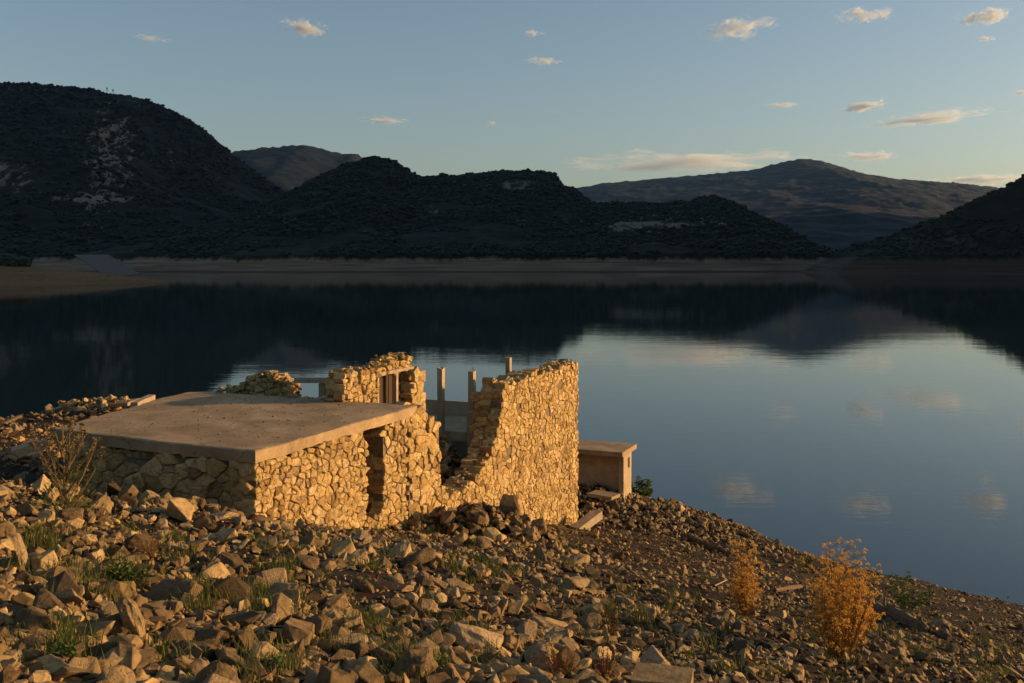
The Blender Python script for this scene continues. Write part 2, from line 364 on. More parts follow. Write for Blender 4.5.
# scrub and small trees on the hills
def clump_base(seed, n=9):
    r = np.random.default_rng(seed); bm = bmesh.new(); bmesh.ops.create_icosphere(bm, subdivisions=1, radius=1)
    V = np.array([v.co[:] for v in bm.verts]); T = np.array([[v.index for v in f.verts] for f in bm.faces]); bm.free()
    V = V * (1 + r.uniform(-.35, .35, (len(V), 1))) * np.array([1, 1, .8]); return V, T
def scatter_np(name, bases, pos, scale3, rot, m, smooth=False):
    Vs = []; Fs = []; off = 0; which = rng.integers(0, len(bases), len(pos))
    for b in range(len(bases)):
        idx = np.where(which == b)[0]
        if not len(idx): continue
        V0, T0 = bases[b]; P = pos[idx]; Sx = scale3[idx]; Rm = rot[idx]
        W = np.einsum('nij,nkj->nki', Rm, V0[None] * Sx[:, None, :]) + P[:, None, :]
        n, k = W.shape[:2]; Vs.append(W.reshape(-1, 3))
        Fs.append((T0[None] + (np.arange(n) * k)[:, None, None]).reshape(-1, 3) + off); off += n * k
    return np_mesh(name, np.concatenate(Vs), np.concatenate(Fs), m, smooth)
def rotz(a):
    c, s = np.cos(a), np.sin(a); z = np.zeros_like(a); o = np.ones_like(a)
    return np.stack([np.stack([c, -s, z], -1), np.stack([s, c, z], -1), np.stack([z, z, o], -1)], 1)
cb = [clump_base(i) for i in range(8)]
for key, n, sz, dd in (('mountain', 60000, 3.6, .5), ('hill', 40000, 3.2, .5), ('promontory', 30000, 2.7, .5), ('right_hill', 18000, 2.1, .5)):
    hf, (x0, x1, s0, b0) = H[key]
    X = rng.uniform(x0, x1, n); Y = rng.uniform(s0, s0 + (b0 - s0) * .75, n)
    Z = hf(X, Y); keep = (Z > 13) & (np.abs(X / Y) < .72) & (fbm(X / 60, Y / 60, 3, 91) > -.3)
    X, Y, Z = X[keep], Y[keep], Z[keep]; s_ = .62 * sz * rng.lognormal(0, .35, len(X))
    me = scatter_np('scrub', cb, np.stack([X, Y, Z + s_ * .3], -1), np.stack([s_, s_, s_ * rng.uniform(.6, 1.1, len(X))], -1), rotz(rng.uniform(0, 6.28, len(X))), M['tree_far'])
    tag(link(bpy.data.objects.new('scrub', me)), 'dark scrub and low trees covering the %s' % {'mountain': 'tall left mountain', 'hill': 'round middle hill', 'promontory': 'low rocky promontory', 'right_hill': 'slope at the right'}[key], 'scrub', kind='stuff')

# ------------------------------------------------------------------ spit on the left with its ramp
def spit_h(X, Y):
    # a low tongue of bare ground reaching right into the lake
    tipx = -171; t = np.clip((tipx - X) / 190., 0, 1)
    half = 6 + 95 * t ** .8; cy = 480 + 55 * t
    d = np.clip(1 - np.abs(Y - cy) / half, -1, 1)
    hgt = 10.5 * np.minimum(1, t * 1.6) ** .85 + 1
    Z = np.where(d > 0, hgt * sstep(0, 1, d) ** .7, d * 6)
    Z = Z - 3 * sstep(tipx - 2, tipx + 8, X)
    return Z + .35 * fbm(X / 9., Y / 9., 4, 95)
me, *_ = grid_mesh('spit', np.arange(-900, -140, 2.5), np.arange(330, 760, 2.5), spit_h, M['sand'])
tag(link(bpy.data.objects.new('spit', me)), kind='structure')
n = 3500; X = rng.uniform(-420, -212, n); Y = rng.uniform(490, 600, n); Z = spit_h(X, Y)
k = Z > 8.0; X, Y, Z = X[k], Y[k], Z[k]; s_ = 2.1 * rng.lognormal(0, .35, len(X)) * sstep(-205, -250, X) + .2
me = scatter_np('scrub', cb, np.stack([X, Y, Z + s_ * .5], -1), np.stack([s_ * 1.2, s_ * 1.2, s_ * 1.2], -1), rotz(rng.uniform(0, 6.28, len(X))), M['tree_far'])
tag(link(bpy.data.objects.new('scrub', me)), 'dark bushes growing along the back of the bare spit', 'scrub', kind='stuff')
b = MB()
M['ramp'] = concrete('ramp_concrete', (.09, .075, .06), (.16, .135, .11))
D1, D2 = 640, 760
def P(px, py, D): return ((px - 512) / F * D, D, CAM_H + (HZ - py) / F * D)
q = [P(108, 277, 610), P(140, 274, 640), P(108, 254.5, 800), P(74, 254.5, 800)]
b.add(q + [(x, y, z - .6) for x, y, z in q], [(0, 1, 2, 3), (7, 6, 5, 4), (0, 4, 5, 1), (1, 5, 6, 2), (2, 6, 7, 3), (3, 7, 4, 0)])
tag(b.build('boat_ramp', M['ramp']), 'pale grey concrete ramp running down to the lake behind the bare spit', 'ramp')
n = 1400; X = rng.uniform(-380, -172, n); Y = rng.uniform(380, 620, n); Z = spit_h(X, Y); k = Z > .2; X, Y, Z = X[k], Y[k], Z[k]; s_ = .5 * rng.lognormal(0, .5, len(X))
tag(link(bpy.data.objects.new('spit_stones', scatter_np('spit_stones', cb, np.stack([X, Y, Z], -1), np.stack([s_, s_, s_ * .6], -1), rotz(rng.uniform(0, 6.28, len(X))), M['sand']))), 'scattered brown stones and low mounds on the bare spit', 'stones', kind='stuff')
# masts on the mountain top
hf = H['mountain'][0]
for i, (px, h_) in enumerate(((107, 7), (113, 5))):
    D = 1750; x = (px - 512) / F * D; z = float(hf(np.array([x]), np.array([D]))[0])
    b = MB(); b.tube([(x, D, z - 2), (x, D, z + h_ + 4)], .35, 5); b.box((x, D, z + h_ + 2), (.9, .9, 1.2)); b.box((x, D, z + h_ * .5 + 2), (1.3, .3, .3))
    tag(b.build('radio_mast', M['dead']), ['taller left mast on the crest of the dark mountain', 'shorter right mast on the crest of the dark mountain'][i], 'mast', 'masts on the mountain crest')

# ------------------------------------------------------------------ rock shapes
def hull_rock(seed, flat=.6, npts=13, detail=0):
    r = random.Random(seed); bm = bmesh.new()
    for _ in range(npts):
        v = Vector((r.gauss(0, 1), r.gauss(0, 1), r.gauss(0, 1))).normalized()
        q_ = 4.5  # towards a blocky shape
        l = (abs(v.x) ** q_ + abs(v.y) ** q_ + abs(v.z) ** q_) ** (1 / q_); v = v / l
        bm.verts.new((v.x * r.uniform(.8, 1.0), v.y * .75 * r.uniform(.8, 1), v.z * flat * r.uniform(.8, 1)))
    res = bmesh.ops.convex_hull(bm, input=bm.verts)
    bmesh.ops.delete(bm, geom=[e for e in set(res['geom_interior'] + res['geom_unused']) if isinstance(e, bmesh.types.BMVert)], context='VERTS')
    if detail:
        bmesh.ops.dissolve_limit(bm, angle_limit=R(16), verts=bm.verts, edges=bm.edges)
        bmesh.ops.bevel(bm, geom=list(bm.edges), offset=.035, segments=1, affect='EDGES', profile=.6)
        bmesh.ops.triangulate(bm, faces=bm.faces)
        for it in range(detail):
            bmesh.ops.subdivide_edges(bm, edges=[e for e in bm.edges if e.calc_length() > .22], cuts=1)
            bmesh.ops.triangulate(bm, faces=bm.faces)
        o_ = Vector((seed * 3.7, seed * 1.3, 0))
        for v in bm.verts:
            nn = mnoise.noise(v.co * 2.3 + o_) * .09 + mnoise.noise(v.co * 6 + o_) * .035
            # layered strata
            nn += (.022 if math.sin(v.co.z * 16 + seed + v.co.x * 2) > 0 else -.012)
            v.co *= 1 + nn
    else:
        bmesh.ops.triangulate(bm, faces=bm.faces)
    bm.verts.index_update(); bm.normal_update()
    return bm
def bm_np(bm):
    bm.verts.ensure_lookup_table(); V = np.array([v.co[:] for v in bm.verts]); T = np.array([[v.index for v in f.verts] for f in bm.faces]); bm.free(); return V, T
rock_bases = [bm_np(hull_rock(i, random.choice([.3, .42, .55, .7]), random.choice([13, 16, 20, 26]))) for i in range(40)]
rock_fine = [bm_np(hull_rock(60 + i, random.choice([.35, .5, .65, .8]), random.choice([14, 18, 24]), 1)) for i in range(24)]
def rand_rot(n, tilt=.5):
    a = rng.uniform(0, 6.283, n); ax = rng.normal(0, tilt, n); ay = rng.normal(0, tilt, n)
    out = np.empty((n, 3, 3))
    cx, sx, cy, sy = np.cos(ax), np.sin(ax), np.cos(ay), np.sin(ay); z = np.zeros(n); o = np.ones(n)
    Rx = np.stack([np.stack([o, z, z], -1), np.stack([z, cx, -sx], -1), np.stack([z, sx, cx], -1)], 1)
    Ry = np.stack([np.stack([cy, z, sy], -1), np.stack([z, o, z], -1), np.stack([-sy, z, cy], -1)], 1)
    return np.einsum('nij,njk,nkl->nil', Rx, Ry, rotz(a))

# ------------------------------------------------------------------ the ruin
A = np.array([-4.08, 15.8]); U = np.array([.393, .9195]); Wd = np.array([-.9195, .393])   # along the front, into the house
ZS = 8.92                                                                             # top of the roof slab
def FP(s, t=0): return A + U * s + Wd * t
def clip_poly(poly, n_, c_):
    out = []
    for i in range(len(poly)):
        p, q_ = poly[i], poly[(i + 1) % len(poly)]; dp = p[0] * n_[0] + p[1] * n_[1] - c_; dq = q_[0] * n_[0] + q_[1] * n_[1] - c_
        if dp <= 0: out.append(p)
        if dp * dq < 0:
            t = dp / (dp - dq); out.append((p[0] + (q_[0] - p[0]) * t, p[1] + (q_[1] - p[1]) * t))
    return out
def stone_leaf(mb, org, u, nrm, s0, s1, z0, z1, keep, sw=.27, sh=.19, depth=.3, gap=.0035, prot=.03, seed=0, jit=.46, lump=1.0):
    """irregular stones fitted on the vertical face through org along u, outward normal nrm"""
    r = random.Random(seed); cols = max(1, int((s1 - s0) / sw)); rows = max(1, int((z1 - z0) / sh))
    cw = (s1 - s0) / cols; rh = (z1 - z0) / rows; pts = {}
    for j in range(-1, rows + 1):
        for i in range(-1, cols + 1):
            if r.random() < .30 and 0 < i < cols - 1: continue
            pts[(i, j)] = (s0 + (i + .5 + (j % 2) * .5 - .25 + r.uniform(-jit, jit)) * cw, z0 + (j + .5 + r.uniform(-jit, jit) * .48) * rh)
    for (i, j), p in pts.items():
        if not (0 <= i < cols and 0 <= j < rows): continue
        if not (s0 < p[0] < s1 and z0 < p[1] < z1): continue
        if not keep(p[0], p[1]): continue
        poly = [(s0, z0), (s1, z0), (s1, z1), (s0, z1)]
        for di in range(-3, 4):
            for dj in range(-3, 4):
                q_ = pts.get((i + di, j + dj))
                if q_ is None or q_ == p: continue
                n_ = (q_[0] - p[0], (q_[1] - p[1]) * 1.7); # anisotropic metric keeps stones flat
                mx, my = (p[0] + q_[0]) / 2, (p[1] + q_[1]) / 2
                poly = clip_poly(poly, n_, n_[0] * mx + n_[1] * my)
                if len(poly) < 3: break
            if len(poly) < 3: break
        if len(poly) < 3: continue
        # drop tiny edges
        pl = [poly[0]]
        for q_ in poly[1:]:
            if math.hypot(q_[0] - pl[-1][0], q_[1] - pl[-1][1]) > .025: pl.append(q_)
        if len(pl) > 3 and math.hypot(pl[0][0] - pl[-1][0], pl[0][1] - pl[-1][1]) < .025: pl.pop()
        if len(pl) < 3: continue
        cx = sum(q_[0] for q_ in pl) / len(pl); cz = sum(q_[1] for q_ in pl) / len(pl)
        p2 = []
        for k, q_ in enumerate(pl):      # break the straight edges
            e = pl[(k + 1) % len(pl)]; L = math.hypot(e[0] - q_[0], e[1] - q_[1]); p2.append(q_)
            m_ = 2 if L > .11 else (1 if L > .05 else 0)
            for a_ in range(m_):
                t = (a_ + 1) / (m_ + 1) + r.uniform(-.1, .1); mx_, mz_ = q_[0] + (e[0] - q_[0]) * t, q_[1] + (e[1] - q_[1]) * t
                edge = min(mx_ - s0, s1 - mx_) < .01
                k_ = mnoise.noise(Vector((mx_ * 17, mz_ * 17, seed))) * .020
                nx_, nz_ = (e[1] - q_[1]) / L, -(e[0] - q_[0]) / L
                sg = 1 if (nx_ + .37 * nz_) > 0 else -1      # the same shift on both sides of a joint
                p2.append((mx_ + (0 if edge else nx_ * sg * k_), mz_ + nz_ * sg * k_))
        pl = p2
        gn = mnoise.noise(Vector((cx * .9, cz * 1.3, seed + 4)))
        g = gap * max(.15, r.uniform(.3, 1.6) + 2.2 * gn) 
        if r.random() < .10: g += .012
        def sh_(q_, d):
            dx, dz = q_[0] - cx, q_[1] - cz; l = math.hypot(dx, dz) or 1; k = max(.2, (l - d) / l); return (cx + dx * k, cz + dz * k)
        out = r.uniform(-prot * .6, prot) + (prot * r.random() if r.random() < .12 else 0); tx, tz = r.gauss(0, .10) * lump, r.gauss(0, .12) * lump
        n = len(pl); vs = []
        for ring, (d, dep) in enumerate(((g * .6, -depth), (g, out - .022), (g + .010, out - .004), (None, out + .005 * lump))):
            for q_ in pl:
                a_, b_ = sh_(q_, d) if d is not None else (cx + (q_[0] - cx) * .55, cz + (q_[1] - cz) * .55); dd = dep
                if ring:
                    dd += (a_ - cx) * tx + (b_ - cz) * tz + mnoise.noise(Vector((a_ * 21, b_ * 21, seed + 9))) * .016 * lump + r.uniform(-.006, .006) * lump
                vs.append((org[0] + u[0] * a_ + nrm[0] * dd, org[1] + u[1] * a_ + nrm[1] * dd, b_))
        dd = out + r.uniform(0, .014) * lump
        vs.append((org[0] + u[0] * cx + nrm[0] * dd, org[1] + u[1] * cx + nrm[1] * dd, cz)); fs = [tuple(range(n))]
        for rg in range(3):
            for k in range(n): fs.append((rg * n + k, rg * n + (k + 1) % n, (rg + 1) * n + (k + 1) % n, (rg + 1) * n + k))
        for k in range(n): fs.append((3 * n + k, 3 * n + (k + 1) % n, 4 * n))
        mb.add(vs, fs)
def wall(name, org, u, nrm, s0, s1, zbot, ztop, thick, parent, keep=lambda s, z: True, seed=0, sw=.27, sh=.19, core_skip=lambda s: None, inset=.05, both=True, endtrim=.07, **kw):
    """one wall mesh of stones on both faces and a mortar core"""
    mb = MB(); zt = max(ztop(s) for s in np.linspace(s0, s1, 60)) + .1
    kp = lambda s, z: z < ztop(s) and z > zbot(s) - .35 and keep(s, z)
    zb = min(zbot(s) for s in np.linspace(s0, s1, 20)) - .3
    stone_leaf(mb, org, u, nrm, s0, s1, zb, zt, kp, sw, sh, thick * .5, seed=seed, **kw)
    if both:
        ob = (org[0] - nrm[0] * thick, org[1] - nrm[1] * thick)
        stone_leaf(mb, ob, u, (-nrm[0], -nrm[1]), s0, s1, zb, zt, kp, sw, sh, thick * .48, seed=seed + 50, **kw)
    n0 = len(mb.f); cb_ = mb; ds = .12; s = s0 + endtrim
    while s < s1 - endtrim:
        e = min(ds, s1 - endtrim - s); sm = s + e / 2; spans = core_skip(sm) or [(zb, 99)]
        for (a_, b_) in spans:
            b_ = min(b_, ztop(sm) - .16); a_ = max(a_, zb)
            if b_ > a_:
                c = (org[0] + u[0] * sm - nrm[0] * thick / 2, org[1] + u[1] * sm - nrm[1] * thick / 2, (a_ + b_) / 2)
                cb_.box(c, (e / 2, thick / 2 - inset * random.uniform(.45, .7), (b_ - a_) / 2), u)
        s += ds
    o = mb.build(name, M['wall'], parent); o.data.materials.append(M['mortar'])
    for p in o.data.polygons[n0:]: p.material_index = 1
    # loose stones lying along the broken top
    return o
def loose(name, pts, size, m, parent=None, flat=.55, tilt=.35):
    pos = np.array(pts); n = len(pos); s_ = np.array(size) if hasattr(size, '__len__') else np.minimum(size * rng.lognormal(0, .3, n), size * 1.45)
    sc = np.stack([s_, s_ * rng.uniform(.7, 1.1, n), s_ * rng.uniform(.7, 1.2, n)], -1)
    me = scatter_np(name, rock_bases, pos, sc, rand_rot(n, tilt), m)
    return link(bpy.data.objects.new(name, me), parent)
nF = -Wd   # outward normal of the front
ruin = empty('ruined_house', (float(A[0]), float(A[1]), 7.6))
tag(ruin, 'roofless ruined stone house with one flat concrete roof slab above the lake shore', 'ruined house')
def child(o):   # keep world placement under the empty
    o.parent = ruin; o.matrix_parent_inverse = Matrix.Translation(-Vector(ruin.location)); return o

ragn = lambda s, k=0: mnoise.noise(Vector((s * 1.9, k * 7.3, 1.5))) * .16 + mnoise.noise(Vector((s * 6, k * 3.3, 8))) * .08
TS = .18   # slab thickness
def front_top(s):
    if s < 5.25: return ZS - TS - .005
    pts = [(5.25, 8.95), (5.55, 8.93), (5.75, 8.75), (6.1, 8.6), (6.38, 8.5), (6.42, 7.6), (6.55, 7.0), (6.9, 6.72), (7.6, 6.7), (8.2, 6.85), (8.7, 7.05), (9.1, 7.3), (9.5, 7.75), (9.75, 8.3), (9.95, 8.86), (10.3, 8.82), (15.55, 8.88)]
    z = float(np.interp(s, [p[0] for p in pts], [p[1] for p in pts]))
    return z + (ragn(s) * .7 if s > 6.5 else 0)
def front_bot(s):
    p = FP(s); return gh(p[0], p[1])
holes = [(10.9, 8.18), (12.9, 7.75), (10.25, 7.05), (12.5, 6.75), (13.9, 8.35)]
def front_keep(s, z):
    if 3.42 + .07 * math.sin(z * 13) < s < 4.02 and z > 7.05: return False
    for hs, hz_ in holes:
        if abs(s - hs) < .13 and abs(z - hz_) < .13: return False
    return True
fcore = lambda s: [(0, 7.0)] if 3.36 < s < 4.04 else None
fw = wall('front_wall', A, U, nF, 0, 5.0, front_bot, lambda s: front_top(min(s, 5.2)), .5, None, front_keep, 3, .155, .098, fcore, prot=.022, lump=.75)
child(fw)
fw2 = wall('front_wall', A, U, nF, 5.0, 6.45, front_bot, lambda s: front_top(max(s, 5.26)), .5, None, lambda s, z: True, 5, .26, .15); child(fw2)
fw3 = wall('front_wall', A, U, nF, 6.47, 15.5, front_bot, front_top, .62, None, front_keep, 9, .165, .105, prot=.016, lump=.5); child(fw3)
fw3['label'] = 'tall lit stretch of front wall with broken left end'
# side wall under the slab's left edge, in shade
sw_ = wall('side_wall', FP(.012, 0), Wd, -U, 0.03, 4.1, lambda s: gh(*(A + Wd * s)), lambda s: ZS - TS - .005, .45, None, lambda s, z: True, 15, .26, .14); child(sw_)
# far gable and rear wall (seen only from the side)
gw = wall('gable_wall', FP(15.45, 0), Wd, U, .65, 6.2, lambda s: gh(*(FP(15.4) + Wd * s)), lambda s: max(6.9, 8.7 - 1.9 * max(0, s - 1.2)) + ragn(s, 3), .55, None, lambda s, z: True, 21); child(gw)

# roof slab, outline read off in plan
def onslab(px, py):
    D = (CAM_H - ZS) * F / (py - HZ); return ((px - 512) / F * D, D)
outline = [onslab(255.5, 452.5), onslab(300, 439.5), onslab(345, 426.5), onslab(385, 415.5), onslab(417, 406), onslab(380, 403.5), onslab(330, 400.5), onslab(260, 395.5), onslab(205, 392), onslab(188, 392.5), onslab(162, 398), onslab(128, 408.5), onslab(96, 417), onslab(50, 429.5), onslab(90, 434), onslab(150, 441)]
sb = bmesh.new(); pv = []
for i, p in enumerate(outline):
    q_ = outline[(i + 1) % len(outline)]; L = math.hypot(q_[0] - p[0], q_[1] - p[1]); k = max(1, int(L / .16))
    for t in range(k):
        x = p[0] + (q_[0] - p[0]) * t / k; y = p[1] + (q_[1] - p[1]) * t / k
        j = .008 if t else .003; pv.append((x + random.gauss(0, j), y + random.gauss(0, j)))
top = [sb.verts.new((x, y, ZS + random.gauss(0, .006))) for x, y in pv]; bot = [sb.verts.new((x + random.gauss(0, .01), y + random.gauss(0, .01), ZS - TS + random.gauss(0, .008))) for x, y in pv]
cxs = sum(p[0] for p in pv) / len(pv); cys = sum(p[1] for p in pv) / len(pv)
rings = [top]
for f_ in (.985, .8, .55, .3):
    rings.append([sb.verts.new((cxs + (x - cxs) * f_, cys + (y - cys) * f_, ZS + .012 + .02 * mnoise.noise(Vector((x * f_, y * f_, 0))))) for x, y in pv])
nn = len(pv)
for a_, b_ in zip(rings[:-1], rings[1:]):
    for i in range(nn): sb.faces.new((a_[i], a_[(i + 1) % nn], b_[(i + 1) % nn], b_[i]))
sb.faces.new(rings[-1]); sb.faces.new(bot[::-1])
for i in range(nn): sb.faces.new((bot[i], bot[(i + 1) % nn], top[(i + 1) % nn], top[i]))
bmesh.ops.recalc_face_normals(sb, faces=sb.faces)
me = bpy.data.meshes.new('roof_slab'); sb.to_mesh(me); sb.free(); me.materials.append(M['slab'])
child(link(bpy.data.objects.new('roof_slab', me)))

pts = []
while len(pts) < 240:
    a_ = random.random() ** .5 * .93; i = random.randrange(nn); pts.append((cxs + (pv[i][0] - cxs) * a_, cys + (pv[i][1] - cys) * a_, ZS + .018))
tag(loose('slab_grit', pts, .016, M['rubble'], tilt=.1), 'small pebbles and grit lying on the flat roof slab', 'grit', kind='stuff')
# rear wall stub with the door opening
B0 = np.array([-3.60, 21.15])
def BP(s, t=0): return B0 + U * s + Wd * t
def pxs(px):      # where the line of the stub meets the ray of a column
    k = (px - 512) / F; return (k * B0[1] - B0[0]) / (U[0] - k * U[1])
d0, d1, e1 = pxs(378), pxs(411), pxs(425)
def rear_top(s): return 9.52 + .10 * mnoise.noise(Vector((s * 5, 2, 2))) + (.1 if s > 2 else 0)
def rear_keep(s, z): return not (d0 < s < d1 and z < 9.36)
rw = wall('rear_wall', B0, U, nF, 0, d1 + .05, lambda s: 5.9, rear_top, .45, None, rear_keep, 31, .15, .11, lambda s: [(9.38, 99)] if d0 - .05 < s < d1 + .02 else None, prot=.05); child(rw)
rj = wall('rear_wall', B0, U, nF, d1 + .05, e1, lambda s: 5.9, lambda s: 9.22 + (.25 if s < d1 + .25 else 0) - .05, .45, None, lambda s, z: True, 33, .3, .25); child(rj)
b = MB(); 
def place_box(b, s0, s1, t0, t1, z0, z1, base=BP, jit=0):
    c = base((s0 + s1) / 2, (t0 + t1) / 2); b.box((c[0], c[1], (z0 + z1) / 2), ((s1 - s0) / 2, (t1 - t0) / 2, (z1 - z0) / 2), U, jit)
place_box(b, d0 - .12, d1 + .1, -.03, .38, 9.33, 9.40, jit=.012); child(b.build('lintel', M['pale_wood']))
dm = pxs(396)
b = MB(); place_box(b, dm, dm + .09, -.01, .1, 6.6, 9.325); child(b.build('door_post', M['pale_wood']))
b = MB(); place_box(b, d0 - .02, d0 + .05, .0, .12, 6.6, 9.325); child(b.build('door_post', M['pale_wood']))
b = MB(); s = d0 + .06
while s < d1 - .02:
    wv_ = min(random.uniform(.14, .2), d1 - .01 - s); place_box(b, s, s + wv_ - .012, .25 + random.uniform(0, .02), .29, 6.6, 9.32); s += wv_
child(b.build('door_boards', M['dark_wood']))
# rubble crowning the stub
pts = []
for _ in range(110):
    s = random.uniform(0.02, d1 + .15); pts.append((*BP(s, random.uniform(.05, .4)), rear_top(s) - .04 + random.uniform(0, .16) * (1 if s > 1.2 else .6)))
child(loose('loose_stones', pts, .065, M['wall']))
# stones along the broken top of the tall wall
pts = []
for _ in range(230):
    s = random.uniform(9.95, 15.4); pts.append((*FP(s, random.uniform(.05, .55)), front_top(s) + random.uniform(-.06, .05)))
child(loose('loose_stones', pts, .066, M['wall'], None, tilt=.2)); pts = []
for _ in range(130):
    s = random.uniform(6.5, 9.7); pts.append((*FP(s, random.uniform(.05, .55)), front_top(s) + random.uniform(-.08, .03)))
child(loose('loose_stones', pts, .085, M['wall'], None, tilt=.2))
# the shaded cross wall behind the broken end
def cross_top(s): return 8.9 - .15 * s + ragn(s, 5)
cw = wall('cross_wall', FP(9.9, 0), Wd, -U, .1, .95, lambda s: 6.2, lambda s: 8.85 + .5 * ragn(s, 5) - (.0 if s < .7 else .25), .5, None, lambda s, z: s < .68 + .35 * (8.9 - z) / 2 + .05 * math.sin(z * 9), 41, .34, .2, prot=.07); child(cw)

# concrete terrace behind the gap with its posts and low parapet
def PX(px, D): return ((px - 512) / F * D, D)
tz = 7.1
c0 = np.array(PX(455, 29.4))
b = MB(); b.box((c0[0] + .1, c0[1] + .3, tz - .12), (1.5, 2.6, .12), U, .01); child(b.build('floor_slab', M['slab']))
b = MB(); c1 = c0 + U * 1.75; b.box((c1[0] - .2, c1[1], tz + .14), (.09, 2.3, .27), U, .01); child(b.build('parapet', M['concrete']))
b = MB(); c2 = c0 - U * 1.15; b.box((c2[0], c2[1], tz - .24 - .9), (.14, 2.4, .9), U, .01); child(b.build('foundation_wall', M['mortar']))
def post(px, D, ztop_, zbot_, hw=.085):
    x, y = PX(px, D); b = MB(); n = 7
    for i in range(n):      # cast shaft with slightly worn lifts
        z0 = zbot_ + (ztop_ - zbot_) * i / n; z1 = zbot_ + (ztop_ - zbot_) * (i + 1) / n
    h = hw; vs = []; fs = []
    for i in range(n + 1):
        z = zbot_ + (ztop_ - zbot_) * i / n; hh = h * random.uniform(.94, 1.03)
        for a_, c_ in ((-1, -1), (1, -1), (1, 1), (-1, 1)):
            p = np.array((x, y)) + U * a_ * hh + Wd * c_ * hh * .9; vs.append((p[0], p[1], z + (random.uniform(-.03, .03) if i == n else 0)))
    for i in range(n):
        for j in range(4): fs.append((i * 4 + j, i * 4 + (j + 1) % 4, i * 4 + 4 + (j + 1) % 4, i * 4 + 4 + j))
    fs.append((3, 2, 1, 0)); fs.append((n * 4, n * 4 + 1, n * 4 + 2, n * 4 + 3)); b.add(vs, fs)
    b.tube([(x, y, ztop_ - .1), (x + .01, y, ztop_ + .11)], .012, 4); b.tube([(x + .05, y + .03, ztop_ - .1), (x + .06, y, ztop_ + .06)], .01, 4)
    return child(b.build('concrete_post', M['concrete']))
post(441, 27.3, 8.98, 5.8); post(472, 27.1, 8.93, 5.8); post(508.5, 30.3, 8.97, 5.0, .08)
b = MB(); x, y = PX(475.5, 26.6); b.box((x, y, 7.05), (.17, .17, .85), U, .02); child(b.build('pier', M['concrete']))

# low ruined wall behind the slab, with the lintel beam
L0 = np.array(PX(224, 24.6)); L1 = np.array(PX(313, 23.1)); Lu = (L1 - L0) / np.linalg.norm(L1 - L0); Ln = np.array((Lu[1], -Lu[0])); LL = float(np.linalg.norm(L1 - L0))
def low_top(s): return float(np.interp(s, [0, .5, .9, 1.2, 1.7, 2.0, 2.2], [8.7, 8.85, 9.12, 9.16, 9.14, 8.98, 8.6])) + .4 * ragn(s, 7)
lw = wall('low_wall', L0, Lu, Ln, 0, LL, lambda s: 6.8, low_top, .5, None, lambda s, z: True, 51, .17, .12, prot=.06); child(lw)
pts = []
for _ in range(260):
    s = random.uniform(-.5, LL - .35); t = random.uniform(-.05, 1.0 if s < 1.0 else .45); p = L0 + Lu * s - Ln * t
    pts.append((p[0], p[1], (low_top(max(s, 0)) if s > 0 else 8.66) + random.uniform(-.12, .08) - .05 * max(0, t - .6)))
child(loose('loose_stones', pts, .08, M['wall']))
q0 = PX(296, 23.4); q1 = PX(330, 22.6)
b = MB(); b.tube([(q0[0], q0[1], 9.12), (q1[0], q1[1], 9.22)], .085, 4); child(b.build('lintel', M['concrete']))
b = MB(); x, y = PX(324, 22.9); b.box((x, y, 7.9), (.1, .09, 1.22), U, .01); child(b.build('window_jamb', M['concrete']))
b = MB(); x, y = PX(326, 22.4); b.box((x, y, 8.84), (.45, .1, .06), U, .02); child(b.build('sill', M['concrete']))

# ------------------------------------------------------------------ concrete shelter right of the tall wall
sh = empty('concrete_shelter', (3.6, 34, 4)); tag(sh, 'small flat-roofed concrete shelter between the tall stone wall and the lake', 'shelter')
def kid(o): o.parent = sh; o.matrix_parent_inverse = Matrix.Translation(-Vector(sh.location)); return o
C0 = np.array(PX(622.5, 33.6))   # near right corner
def CP(s, t): return C0 + U * s + Wd * t
zr = CAM_H - (455 - HZ) / F * 33.6
b = MB(); c = CP(.45, 1.98); b.box((c[0], c[1], zr + .08), (.85, 2.1, .08), U, .006); kid(b.build('roof', M['slab']))
b = MB(); c = CP(.3, 1.75); b.box((c[0], c[1], zr - 1.16), (.1, 1.65, 1.15), U); kid(b.build('front_wall', M['concrete']))
b = MB(); c = CP(.42, .04); b.box((c[0], c[1], zr - 1.16), (.46, .09, 1.15), U, .004); kid(b.build('side_wall', M['concrete']))
b = MB(); c = CP(.55, -.055); b.box((c[0], c[1], zr - .35), (.09, .012, .17), U); kid(b.build('wall_vent', M['dark_wood']))

# ------------------------------------------------------------------ rubble field
def in_house(x, y):
    d = np.stack([x - A[0], y - A[1]], -1); s = d @ U; t = d @ Wd
    return (s > -.1) & (s < 5.3) & (t > -.05) & (t < 4.2)
def near_wall(x, y):
    d = np.stack([x - A[0], y - A[1]], -1); s = d @ U; t = d @ Wd
    return ((s > -.1) & (s < 15.6) & (t > -.12) & (t < .6))
def scatter(n, dmin, dmax, smin, sig, m=M['rubble'], name='rubble', cond=None, lift=.18, tilt=.5):
    d = np.exp(rng.uniform(math.log(dmin), math.log(dmax), n)); x = rng.uniform(-1, 1, n) * (.62 * d + 1.5); y = d
    s_ = smin * rng.lognormal(0, sig, n)
    k = ~in_house(x, y) & ~near_wall(x, y)
    if cond is not None: k &= cond(x, y)
    x, y, s_ = x[k], y[k], np.minimum(s_[k], smin * 2.1); z = ground_h(x, y); kk = z > -.15; x, y, z, s_ = x[kk], y[kk], z[kk], s_[kk]
    sc = np.stack([s_, s_ * rng.uniform(.7, 1.1, len(x)), s_ * rng.uniform(.4, 1.05, len(x))], -1)
    return np.stack([x, y, z + s_ * lift], -1), sc, rand_rot(len(x), tilt)
parts = []
patch = lambda x, y, s, c: fbm(x / 2.2, y / 2.2, 3, s) > c
parts.append(scatter(34000, 4.2, 46, .032, .5))
